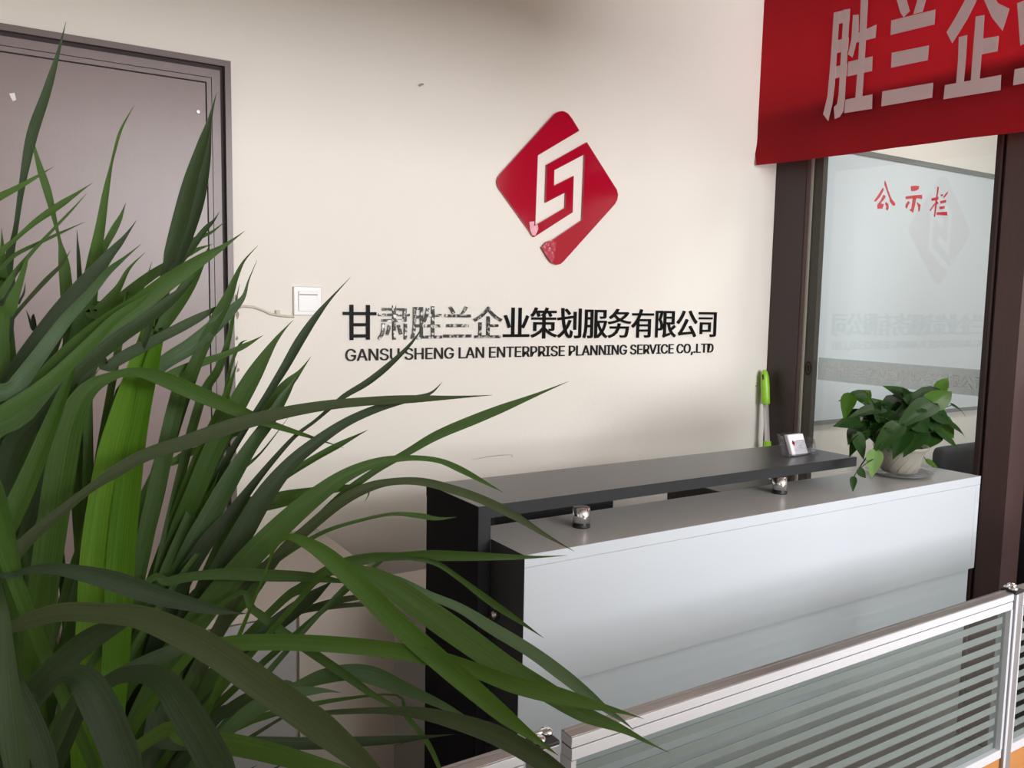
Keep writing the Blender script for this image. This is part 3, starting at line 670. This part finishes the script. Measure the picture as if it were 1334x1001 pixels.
tag(mkobj('black_bag', bx, M['darkblue'], smooth=True), 'black bag lying on the dark cabinet at the right edge of the view', 'bag')

# ------------------------------------------------------------------ red banner
BXX = 2.73
bn = thing('red_banner', 'red cloth banner with large pale characters hanging above the glass partition', 'banner', (BXX, 1.9, H + 1.29))
bm = bmesh.new(); uvn = None
left = [(992.5, -8), (991.5, 40), (991, 75), (988, 120), (985.5, 160), (983, 182), (990, 216)]
lf = [onX(u, v, BXX) for u, v in left]; lf[0].z = H + 1.29
ny = 40; rowsv = []
br_ = onX(1334, 171, BXX); slope = (br_.z - lf[-1].z) / (br_.y - lf[-1].y)
for i, q in enumerate(lf):
    row = []
    for j in range(ny + 1):
        s = j / ny; y = q.y + (0.35 - q.y) * s
        tz = (lf[0].z - q.z) / (lf[0].z - lf[-1].z)
        zb = lf[-1].z + slope * (y - lf[-1].y)
        z = lf[0].z + (zb - lf[0].z) * tz if s > 0.02 else q.z
        x = BXX + .004 * math.sin(9 * y + 2 * tz) * tz + .003 * math.sin(23 * y) * tz
        if j == 0: x -= .004
        if i == len(lf) - 1 and j < 2: x -= .006 * (2 - j)
        row.append(bm.verts.new((x, y, z)))
    rowsv.append(row)
for a, b in zip(rowsv, rowsv[1:]):
    for j in range(ny): bm.faces.new((a[j], a[j+1], b[j+1], b[j]))
mkobj('cloth', bm, M['banner'], bn, True)
bm = bmesh.new(); tube(bm, [(BXX, 0.3, H + 1.293), (BXX, D - .01, H + 1.293)], .006, 8); mkobj('hem_rod', bm, M['pole'], bn)
def np_(q): return onX(1060 + q[0] / 4.869, q[1] / 4.869, BXX - .010)
BC = [
 [[(128,80),(165,72),(140,440),(133,540),(118,660),(92,768),(60,725),(88,610),(108,380)], [(190,62),(230,55),(215,300),(196,640),(188,705),(165,742),(133,755),(128,680),(148,660),(158,600),(170,400)],
  [(128,80),(230,55),(226,135),(124,160)], [(118,262),(222,238),(217,320),(113,345)], [(110,428),(212,405),(207,480),(104,505)],
  [(248,95),(284,92),(284,190),(262,300),(245,365),(217,345),(238,250)], [(300,-60),(347,-60),(325,330),(305,640),(262,640),(285,330)], [(242,225),(397,155),(390,240),(235,278)],
  [(218,392),(372,357),(368,450),(212,485)], [(200,632),(370,598),(368,690),(192,718)]],
 [[(505,-60),(575,-80),(595,20),(610,70),(570,110),(550,80),(530,10)], [(672,-90),(730,-100),(712,0),(690,75),(632,90),(655,10)], [(492,130),(772,60),(765,155),(487,222)],
  [(495,335),(730,288),(722,382),(490,430)], [(435,580),(757,525),(750,620),(428,675)]],
 [[(1030,-150),(1085,-110),(1060,-60),(1025,20),(975,120),(920,210),(878,275),(843,205),(900,110),(960,0)], [(1030,-150),(1085,-110),(1120,-50),(1170,20),(1242,55),(1197,195),(1130,110),(1072,-20)],
  [(1028,105),(1083,95),(1072,260),(1050,520),(995,530),(1012,300)], [(1072,245),(1173,228),(1165,325),(1064,345)], [(920,235),(973,222),(965,360),(950,530),(902,540),(915,380)],
  [(832,540),(1188,475),(1183,572),(822,630)]],
 [[(1275,440),(1640,372),(1636,468),(1265,542)], [(1380,-130),(1440,-140),(1425,440),(1365,450)], [(1500,-150),(1560,-160),(1545,420),(1485,430)], [(1290,20),(1340,0),(1360,260),(1310,290)], [(1600,-60),(1650,-40),(1620,240),(1575,230)]]]
for ch in BC:
    bm = bmesh.new()
    for k, st in enumerate(ch):
        pm = plate([np_(q) + Vector((.0002 * k, 0, 0)) for q in st], (.0008, 0, 0)); me = bpy.data.meshes.new('tmp'); pm.to_mesh(me); pm.free(); bm.from_mesh(me); bpy.data.meshes.remove(me)
    mkobj('character', bm, M['bannertext'], bn)

# ------------------------------------------------------------------ desk screens in front
YP = 0.872; TH = 0.026
def screen_panel(xa, xb, label, zt=-0.5998, nstr=11):
    t = thing('partition_screen', label, 'partition', ((xa + xb) / 2, YP + .013, 0), 'office partition screens')
    zt_, zb_ = zt, -0.968
    mkobj('top_rail', boxH((xa, YP, zt - .0146), (xb, YP + TH, zt), .0008), M['alu'], t)
    mkobj('rail_cap', boxH((xa, YP + .0015, zt + .0001), (xb, YP + TH - .0005, zt + .0018), .0004), M['alutop'], t)
    mkobj('rail_ridge', boxH((xa, YP + TH - .009, zt + .0019), (xb, YP + TH - .006, zt + .0036)), M['alutop'], t)
    mkobj('rail_groove', boxH((xa, YP + .0025, zt - .0162), (xb, YP + TH - .002, zt - .0147)), M['gap'], t)
    mkobj('upper_frame', boxH((xa + .001, YP + .0002, zt - .0335), (xb - .001, YP + TH, zt - .0163), .0005), M['alu'], t)
    mkobj('bottom_rail', boxH((xa + .001, YP + .0002, -0.969), (xb - .001, YP + TH, -0.949), .0005), M['alu'], t)
    for x in (xa, xb - .0085): mkobj('side_frame', boxH((x, YP - .0003, -0.9485), (x + .0085, YP + TH, zt - .034)), M['alu'], t)
    mkobj('glass_pane', boxH((xa + .0086, YP + .010, -0.9486), (xb - .0086, YP + .015, zt - .0338)), M['pglass'], t)
    zg = zt - .0338
    for k in range(nstr):
        z1 = zg - .0145 - k * .0284
        mkobj('frosted_stripe', boxH((xa + .010, YP + .0088, z1 - .0150), (xb - .022, YP + .0098, z1)), M['stripe'], t)
    mkobj('lower_panel', boxH((xa + .001, YP + .003, -H + .05), (xb - .001, YP + TH - .003, -0.9695)), M['orange'], t)
    mkobj('foot_rail', boxH((xa + .001, YP, -H), (xb - .001, YP + TH, -H + .0495)), M['alu'], t)
    return t
def screen_post(x, label):
    t = thing('partition_post', label, 'post', (x, YP + .013, 0), 'partition posts')
    mkobj('post', boxH((x - .0165, YP - .003, -H), (x + .0165, YP + TH + .003, -0.6005), .001), M['alugrey'], t)
    mkobj('edge_strip', boxH((x - .0165, YP - .0055, -H), (x - .0085, YP - .0031, -0.6005), .0005), M['alu'], t)
    mkobj('post_top', boxH((x - .018, YP - .004, -0.6004), (x + .018, YP + TH + .004, -0.594), .002), M['rubber'], t)
    for s in (-1, 1):
        bm = bmesh.new(); c = (x + s * .010, YP + .013 + s * .006, H - .5938)
        lathe(bm, c, [(.0085, 0), (.0095, .002), (.0095, .005), (.007, .0075), (.002, .0085)], 16); mkobj('chrome_cap', bm, M['chrome'], t, True)
    bm = bmesh.new(); tube(bm, [(x - .016, YP + .020, H - .590), (x + .016, YP + .020, H - .590)], .004, 8); mkobj('clamp_bar', bm, M['chrome'], t, True)
    return t
screen_panel(0.655, 1.826, 'middle partition screen with frosted stripes, directly in front of the desk')
screen_post(1.8435, 'grey aluminium partition post with chrome caps at the right edge of the view')
screen_panel(1.861, 2.80, 'rightmost partition screen, only a sliver beyond the right grey post')
screen_post(0.6145, 'partition post with chrome clamps behind the strap leaf tips')
screen_panel(-0.60, 0.578, 'leftmost partition screen, its rail rising from behind the strap-leaved plant')

# ------------------------------------------------------------------ strap-leaved plant in the foreground
ROOT = onY(120, 1120, 0.80)
sp = thing('strap_leaf_plant', 'big plant with long arching green strap leaves filling the left foreground', 'plant', (ROOT.x, ROOT.y, 0))
pr = [(.085, 0), (.09, .01), (.12, .60), (.130, .80), (.135, .86), (.138, .875), (.13, .88), (.122, .86), (.115, .82)]
bm = bmesh.new(); lathe(bm, (ROOT.x, ROOT.y - .085, 0), pr, 40); mkobj('planter', bm, M['planter'], sp, True)
bm = bmesh.new(); lathe(bm, (ROOT.x, ROOT.y - .085, .83), [(.001, 0), (.116, .004)], 24); mkobj('soil', bm, M['soil'], sp)
random.seed(3)
def cr(p0, p1, p2, p3, t):
    return 0.5 * ((2 * p1) + (p2 - p0) * t + (2 * p0 - 5 * p1 + 4 * p2 - p3) * t * t + (3 * p1 - p0 - 3 * p2 + p3) * t ** 3)
def strap(P, Wd, mt, roll=0.0, sub=5, fold=0.11):
    """strap leaf along 3-D points P with widths Wd: keeled section, tapering tip"""
    n = len(P); C = []; W = []
    for i in range(n - 1):
        a, b, c, d = P[max(i-1, 0)], P[i], P[i+1], P[min(i+2, n-1)]
        wa, wb, wc, wd = Wd[max(i-1, 0)], Wd[i], Wd[i+1], Wd[min(i+2, n-1)]
        for k in range(sub):
            t = k / sub; C.append(cr(a, b, c, d, t)); W.append(max(0.0003, cr(wa, wb, wc, wd, t)))
    C.append(P[-1]); W.append(0.0002)
    nn_ = len(C) - 1                                      # draw the tip out to a fine point
    for i in range(nn_):
        fr = (nn_ - i) / nn_
        if fr < .16: W[i] *= .45 + .55 * fr / .16
    bm = bmesh.new(); uvl = bm.loops.layers.uv.new('UVMap'); rows = []; Ln = 0; prev = None
    eye = Vector((0, 0, H))
    for i, p_ in enumerate(C):
        t = (C[min(i+1, len(C)-1)] - C[max(i-1, 0)]).normalized()
        if i: Ln += (p_ - C[i-1]).length
        s = t.cross(p_ - eye)
        s = s.normalized() if s.length > 1e-5 else t.orthogonal().normalized()
        if prev is not None and s.dot(prev) < 0: s = -s
        prev = s.copy()
        nn = s.cross(t)
        if nn.dot(p_ - eye) > 0: nn = -nn
        r = roll * (0.6 + 0.4 * math.sin(i * .13 + roll * 9)); ss = s * math.cos(r) + nn * math.sin(r); n2 = nn * math.cos(r) - s * math.sin(r)
        w_ = W[i] / max(.5, math.cos(r))
        row = []
        for q, h in ((-1, 0), (-.5, -.6), (0, -1), (.5, -.6), (1, 0)):
            row.append((bm.verts.new(p_ + ss * (q * w_ / 2) + n2 * (h * w_ * fold)), ((q + 1) / 2, Ln * 4)))
        rows.append(row)
    for a, b in zip(rows, rows[1:]):
        for j in range(4):
            vs = [a[j], a[j+1], b[j+1], b[j]]; f = bm.faces.new([q[0] for q in vs])
            for l_, q in zip(f.loops, vs): l_[uvl].uv = q[1]
    return mkobj('leaf', bm, mt, sp, True)
# every leaf: material key, distance at its first and last point, then photo points (u, v, width in px)
LV = [
 ('d',.95,.90,[(-20,520,26),(4,430,20),(10,350,14),(20,300,7),(29,240,9),(42,175,15),(60,122,12),(76,68,6),(86,28,1)]),
 ('n',.93,.92,[(96,560,20),(90,430,18),(84,350,16),(78,315,5),(72,290,6),(62,250,11),(50,212,9),(38,166,1)]),
 ('n',.90,.90,[(-40,285,16),(-10,262,12),(20,246,8),(45,232,5),(70,217,1)]),
 ('n',.90,.90,[(-40,380,14),(0,330,9),(22,310,6),(45,290,8),(66,275,10),(90,259,8),(121,238,1)]),
 ('n',.88,.90,[(-40,440,20),(0,385,12),(20,355,8),(45,325,5),(75,293,4),(95,272,3),(113,252,1)]),
 ('n',.90,.90,[(-30,365,8),(0,350,6),(20,332,6),(50,317,5),(80,303,4),(111,289,1)]),
 ('n',.92,.92,[(8,420,18),(3,360,14),(3,320,5),(2,297,1)]),
 ('n',.88,.88,[(0,470,26),(14,400,18),(25,370,10),(33,345,6),(38,330,2)]),
 ('d',.94,.94,[(110,520,22),(106,430,14),(104,370,8),(102,330,5),(100,299,1)]),
 ('n',.93,.90,[(104,620,26),(106,540,25),(110,470,26),(114,400,25),(122,345,20),(130,300,14),(138,250,9),(145,215,4),(149,198,4),(158,168,5),(175,137,1)]),
 ('n',.92,.92,[(120,380,10),(132,332,9),(148,300,10),(157,283,6),(164,264,1)]),
 ('d',.86,.90,[(-40,620,44),(20,500,40),(70,425,36),(105,380,30),(140,335,15),(160,312,8),(178,287,1)]),
 ('g',.78,.86,[(-30,570,30),(20,505,26),(50,465,22),(85,418,18),(115,385,14),(140,355,10),(160,338,6),(184,318,1)]),
 ('n',.90,.90,[(100,440,20),(125,410,18),(145,388,15),(156,372,9),(168,350,5),(189,329,1)]),
 ('n',.92,.92,[(160,420,10),(172,398,8),(184,378,5),(191,362,3),(198,341,1)]),
 ('o',.92,.92,[(0,440,6),(12,420,6),(30,398,5),(60,365,6),(80,345,4),(92,326,1)]),
 ('d',.92,.92,[(10,430,8),(24,396,4),(31,382,3),(33,368,1)]),
 ('d',.92,.92,[(48,450,6),(42,430,4),(38,415,3),(34,404,1)]),
 ('d',.90,.88,[(160,520,12),(190,440,10),(214,355,9),(222,330,18),(234,290,23),(247,240,21),(261,195,15),(272,160,9),(282,121,1)]),
 ('d',.92,.89,[(205,440,8),(230,350,10),(243,310,17),(257,268,17),(266,230,13),(272,190,8),(276,145,1)]),
 ('n',.80,.86,[(-40,620,38),(30,535,36),(80,475,34),(130,430,30),(180,397,28),(220,367,25),(260,340,18),(290,322,9),(319,301,1)]),
 ('d',.86,.88,[(0,640,30),(50,540,30),(90,490,30),(150,440,28),(200,408,20),(235,380,12),(260,355,1)]),
 ('d',.93,.92,[(220,370,9),(234,342,10),(250,322,11),(268,298,8),(278,288,4),(286,276,1)]),
 ('n',.94,.93,[(215,380,10),(235,340,8),(250,315,8),(275,303,4),(295,287,1)]),
 ('n',.94,.93,[(90,450,18),(150,397,18),(190,364,15),(225,342,12),(255,326,7),(278,318,1)]),
 ('n',.90,.90,[(225,545,24),(250,485,20),(270,440,17),(285,410,18),(298,385,14),(307,362,8),(318,340,4),(336,320,1)]),
 ('g',.90,.90,[(150,540,18),(185,500,18),(215,472,22),(250,450,24),(285,420,20),(308,398,12),(318,385,6),(324,365,3),(335,339,1)]),
 ('d',.89,.91,[(110,500,16),(140,478,16),(170,460,18),(205,442,15),(240,424,15),(270,408,10),(300,391,1)]),
 ('n',.90,.92,[(180,520,12),(215,492,12),(250,477,14),(290,463,9),(320,450,8),(343,437,1)]),
 ('n',.90,.93,[(190,470,14),(208,432,16),(222,408,22),(240,380,22),(254,357,16),(266,335,7),(274,318,1)]),
 ('b',.77,.94,[(110,960,36),(116,880,38),(122,800,42),(128,720,44),(137,650,42),(147,590,38),(160,540,32),(174,490,24),(190,440,18),(200,400,12),(211,365,1)]),
 ('b',.76,.94,[(146,960,30),(150,880,34),(154,800,36),(158,720,36),(165,650,34),(174,590,28),(184,540,22),(196,480,20),(206,440,14),(215,400,8),(223,370,1)]),
 ('m',.80,.88,[(40,900,34),(52,800,40),(66,700,42),(78,620,42),(92,550,38),(115,508,26),(150,489,13),(178,485,14),(210,493,22),(250,510,24),(300,531,20),(345,550,14),(400,568,8),(448,584,1)]),
 ('o',.74,.86,[(-40,800,26),(0,745,22),(40,700,17),(90,658,13),(120,635,12),(150,615,17),(190,593,18),(240,577,20),(300,556,20),(360,540,17),(420,529,14),(480,523,12),(540,520,12),(590,518,7),(642,515,1)]),
 ('d',.90,.92,[(250,700,20),(290,610,12),(322,555,9),(345,520,10),(370,480,13),(390,445,14),(410,415,10),(430,390,5),(457,361,1)]),
 ('n',.89,.90,[(220,740,26),(255,640,28),(285,570,28),(310,525,28),(330,490,24),(345,465,16),(358,445,8),(370,430,4),(382,417,1)]),
 ('n',.91,.92,[(280,600,16),(310,560,16),(335,540,14),(355,520,16),(375,500,15),(390,485,7),(405,465,1)]),
 ('g',.87,.90,[(215,800,26),(245,725,30),(275,670,30),(303,620,26),(328,580,20),(350,550,18),(368,520,14),(382,498,6),(389,486,1)]),
 ('d',.86,.91,[(220,800,28),(260,720,24),(300,670,18),(335,625,11),(360,595,8),(385,568,6),(410,549,5),(430,532,6),(449,516,8),(479,498,10),(509,474,9),(536,447,6),(552,424,1)]),
 ('d',.84,.88,[(240,820,34),(275,765,34),(310,705,34),(342,650,30),(375,608,22),(410,578,18),(450,551,14),(490,533,12),(530,521,9),(560,513,6),(576,498,1)]),
 ('n',.87,.89,[(290,700,14),(340,645,11),(370,622,10),(410,597,10),(445,578,9),(480,560,1)]),
 ('n',.84,.90,[(280,830,22),(325,775,20),(370,715,14),(410,680,13),(450,642,12),(490,613,10),(530,590,11),(570,567,14),(620,546,15),(660,530,12),(700,514,7),(741,497,1)]),
 ('n',.82,.84,[(210,880,36),(260,805,36),(315,738,36),(365,687,34),(410,648,28),(450,620,21),(490,603,14),(530,597,9),(570,600,8),(600,612,10),(630,628,8),(656,642,1)]),
 ('o',.84,.82,[(300,790,18),(340,745,16),(370,718,14),(400,690,15),(440,657,15),(475,637,14),(510,628,10),(550,628,11),(590,638,12),(630,652,12),(670,672,12),(710,697,8),(749,719,1)]),
 ('n',.88,.88,[(300,665,6),(330,660,20),(370,650,24),(420,640,14),(460,635,8),(480,640,4),(475,655,1)]),
 ('n',.86,.84,[(320,765,12),(360,730,10),(400,705,7),(430,690,6),(470,678,5),(510,670,5),(545,672,8),(570,676,7),(595,674,1)]),
 ('n',.84,.80,[(350,800,12),(395,765,16),(440,738,18),(480,728,16),(520,725,12),(560,724,16),(610,725,14),(660,726,9),(700,726,5),(739,724,1)]),
 ('n',.83,.79,[(480,745,6),(510,728,6),(540,728,7),(570,735,8),(600,755,8),(640,785,11),(680,812,7),(709,832,1)]),
 ('m',.76,.68,[(340,760,4),(355,718,6),(374,700,9),(400,708,18),(430,728,26),(470,765,30),(510,805,32),(560,850,32),(610,893,30),(660,935,24),(700,965,14),(728,985,1)]),
 ('m',.78,.70,[(400,770,8),(440,745,14),(475,748,24),(510,765,34),(560,800,38),(610,835,38),(660,870,34),(710,900,30),(760,930,24),(810,950,12),(845,968,6),(874,982,1)]),
 ('g',.80,.75,[(430,785,6),(470,757,8),(510,753,10),(560,776,12),(600,793,14),(640,818,18),(690,848,19),(730,877,20),(763,903,17),(790,925,10),(812,940,6),(826,952,1)]),
 ('m',.74,.68,[(250,850,14),(290,840,22),(340,837,24),(400,838,24),(460,842,24),(520,849,24),(570,859,24),(620,874,22),(670,893,24),(720,905,26),(770,918,16),(810,928,8),(839,937,1)]),
 ('o',.62,.50,[(-20,850,12),(10,822,14),(40,808,22),(80,798,25),(130,799,27),(180,804,31),(230,823,36),(280,850,38),(330,885,40),(380,920,40),(430,958,40),(480,1002,36),(530,1060,20)]),
 ('d',.70,.68,[(-10,790,8),(20,750,9),(60,741,15),(100,746,22),(150,758,30),(200,775,28),(250,788,20),(290,797,12),(322,800,1)]),
 ('x',.56,.50,[(20,960,14),(50,905,14),(80,880,20),(108,886,38),(130,920,46),(150,965,46),(168,1020,46),(180,1100,30)]),
 ('x',.60,.50,[(100,940,14),(140,890,18),(180,878,24),(215,890,34),(243,930,42),(270,975,44),(292,1020,44),(320,1100,30)]),
 ('d',.66,.62,[(-20,990,40),(30,920,42),(80,865,38),(120,832,34),(160,812,18),(180,806,4)]),
 ('x',.50,.46,[(-14,760,8),(2,790,14),(8,860,22),(13,920,30),(20,980,36),(28,1060,36)]),
 ('x',.55,.52,[(0,860,20),(22,900,26),(44,950,30),(60,1000,30),(72,1080,28)]),
 ('d',.64,.66,[(90,930,20),(130,893,16),(170,872,20),(210,855,22),(250,840,16),(290,838,4)]),
 ('m',.60,.54,[(200,960,20),(240,960,26),(290,968,30),(340,978,30),(400,994,26),(470,1015,16),(520,1040,2)]),
 ('d',.72,.72,[(180,985,18),(240,970,18),(320,967,16),(400,969,18),(480,966,14),(540,962,9),(592,957,1)]),
 ('g',.74,.72,[(260,985,14),(290,958,18),(320,932,24),(350,914,24),(385,903,18),(420,900,8),(445,903,1)]),
 ('x',.78,.78,[(270,950,16),(300,925,18),(330,907,16),(350,900,4)]),
 ('g',.80,.76,[(350,905,10),(385,895,14),(420,882,22),(459,876,24),(490,882,26),(525,897,20),(565,914,13),(600,932,8),(645,962,1)]),
 ('o',.72,.62,[(360,940,4),(395,932,5),(440,928,7),(500,926,9),(550,930,16),(600,942,22),(650,960,26),(700,988,26),(750,1025,22),(800,1070,4)]),
 ('n',.80,.80,[(180,775,10),(220,758,14),(260,750,14),(300,748,18),(350,750,18),(400,752,15),(440,757,8),(482,763,1)]),
 ('o',.86,.85,[(330,830,8),(365,810,7),(400,794,8),(440,783,9),(480,777,6),(515,778,1)]),
 ('o',.86,.85,[(350,815,6),(390,798,6),(440,790,7),(480,788,4),(500,786,1)]),
 ('d',.84,.86,[(310,860,22),(345,825,24),(380,798,24),(410,775,16),(432,758,4)]),
 ('n',.80,.76,[(300,780,8),(330,795,12),(370,825,14),(410,853,14),(450,880,13),(485,905,9),(520,925,5),(545,950,1)]),
 ('n',.80,.78,[(500,905,3),(530,935,7),(555,965,8),(572,1000,6),(582,1030,1)]),
 ('d',.84,.84,[(100,1040,34),(140,985,34),(180,935,30),(220,890,28),(250,862,20),(275,845,4)]),
 ('n',.82,.84,[(140,1060,30),(190,990,28),(230,930,28),(275,885,24),(300,860,16),(330,835,4)]),
 ('b',.90,.90,[(150,920,20),(165,880,22),(180,840,24),(200,790,22),(225,730,18),(250,680,14),(275,640,6),(285,615,1)]),
 ('m',.90,.90,[(170,860,22),(190,790,24),(215,720,24),(240,650,22),(262,590,18),(285,540,14),(300,500,8),(310,470,1)]),
 ('d',.93,.93,[(150,800,30),(180,720,30),(200,650,28),(215,590,24),(235,530,20),(255,480,14),(275,440,6),(290,405,1)]),
 ('b',.88,.90,[(190,880,22),(215,810,22),(240,745,20),(265,690,16),(290,640,12),(312,600,8),(328,570,1)]),
 ('n',.86,.88,[(-30,700,36),(10,640,34),(50,580,28),(80,540,20),(110,505,10),(130,480,1)]),
 ('n',.70,.74,[(-30,600,24),(-10,640,30),(5,700,30),(18,760,26),(24,800,20),(30,850,4)]),
 ('m',.78,.84,[(-40,780,30),(0,700,34),(30,640,30),(55,580,24),(75,530,18),(95,480,8),(105,455,1)]),
 ('n',.76,.84,[(-40,560,30),(0,540,24),(60,500,20),(110,455,18),(150,415,14),(185,390,8),(205,370,1)]),
 ('d',.90,.92,[(30,620,30),(40,540,28),(56,480,26),(70,440,22),(84,420,16),(96,390,4)]),
 ('d',.90,.92,[(-20,480,34),(0,440,30),(10,400,20),(16,370,8),(20,350,1)]),
 ('n',.92,.94,[(190,640,12),(230,600,12),(260,585,10),(300,570,6),(320,560,1)]),
 ('n',.92,.94,[(280,640,8),(310,615,7),(340,590,3),(378,541,1)]),
 ('n',.93,.94,[(250,560,14),(285,480,12),(297,445,8),(304,410,5),(312,370,1)]),
 ('n',.93,.94,[(290,530,6),(300,480,5),(312,450,4),(322,443,1)]),
]
KEY = {'d': 'leafd', 'n': 'leaf', 'm': 'leafm', 'b': 'leafb', 'g': 'leafg', 'o': 'leafo', 'x': 'leafd'}
def depth_of(P_): return P_.x * FW.x + P_.y * FW.y + (P_.z - H) * FW.z
for key, ya, yb, pts in LV:
    n = len(pts); P3 = []; W3 = []
    for i, (u, v, w_) in enumerate(pts):
        q = onY(u, v, ya + (yb - ya) * i / (n - 1)); P3.append(q); W3.append(w_ / F * depth_of(q) * (.95 if key in 'xbo' else .86))
    # lead the leaf down to the crown of the plant
    a = P3[0]; r0 = ROOT + Vector((random.uniform(-.05, .05), random.uniform(-.09, .03), random.uniform(-.08, -.03)))
    dist = (a - r0).length
    if dist > .06 and pts[0][1] < 1000:
        dirn = (P3[1] - a).normalized()
        c1 = a - dirn * dist * .35
        mid = r0 * .45 + c1 * .55
        P3 = [r0, mid] + P3; W3 = [W3[0] * .6, max(W3[0] * .9, .008)] + W3
    strap(P3, W3, M[KEY[key]], roll=random.uniform(-.4, .4))
# leaves of the same plant that stand behind and beside the ones above
for k in range(45):
    az = random.uniform(0, 2 * PI); el = random.uniform(.25, 1.25); Ls = random.uniform(.22, .36)
    if math.sin(az) < -.2 and math.cos(az) > -.9: el = max(el, 1.0); Ls *= .6
    if math.cos(az) > .3: Ls *= .75
    r0 = ROOT + Vector((random.uniform(-.05, .05), random.uniform(-.09, .03), -.06)); d = Vector((math.cos(az) * math.cos(el), math.sin(az) * math.cos(el) * .55, math.sin(el)))
    P3 = []; W3 = []; wm = random.uniform(.016, .030); p_ = r0.copy()
    for i in range(9):
        P3.append(p_.copy()); s = i / 8; W3.append(wm * (0.6 + 1.2 * s) * (1 - s ** 2.2) + .0004)
        d = (d + Vector((0, 0, -.16 * s))).normalized(); p_ = p_ + d * Ls / 8
    if min(q.y for q in P3) < .42 or max(q.y for q in P3) > 1.0: continue
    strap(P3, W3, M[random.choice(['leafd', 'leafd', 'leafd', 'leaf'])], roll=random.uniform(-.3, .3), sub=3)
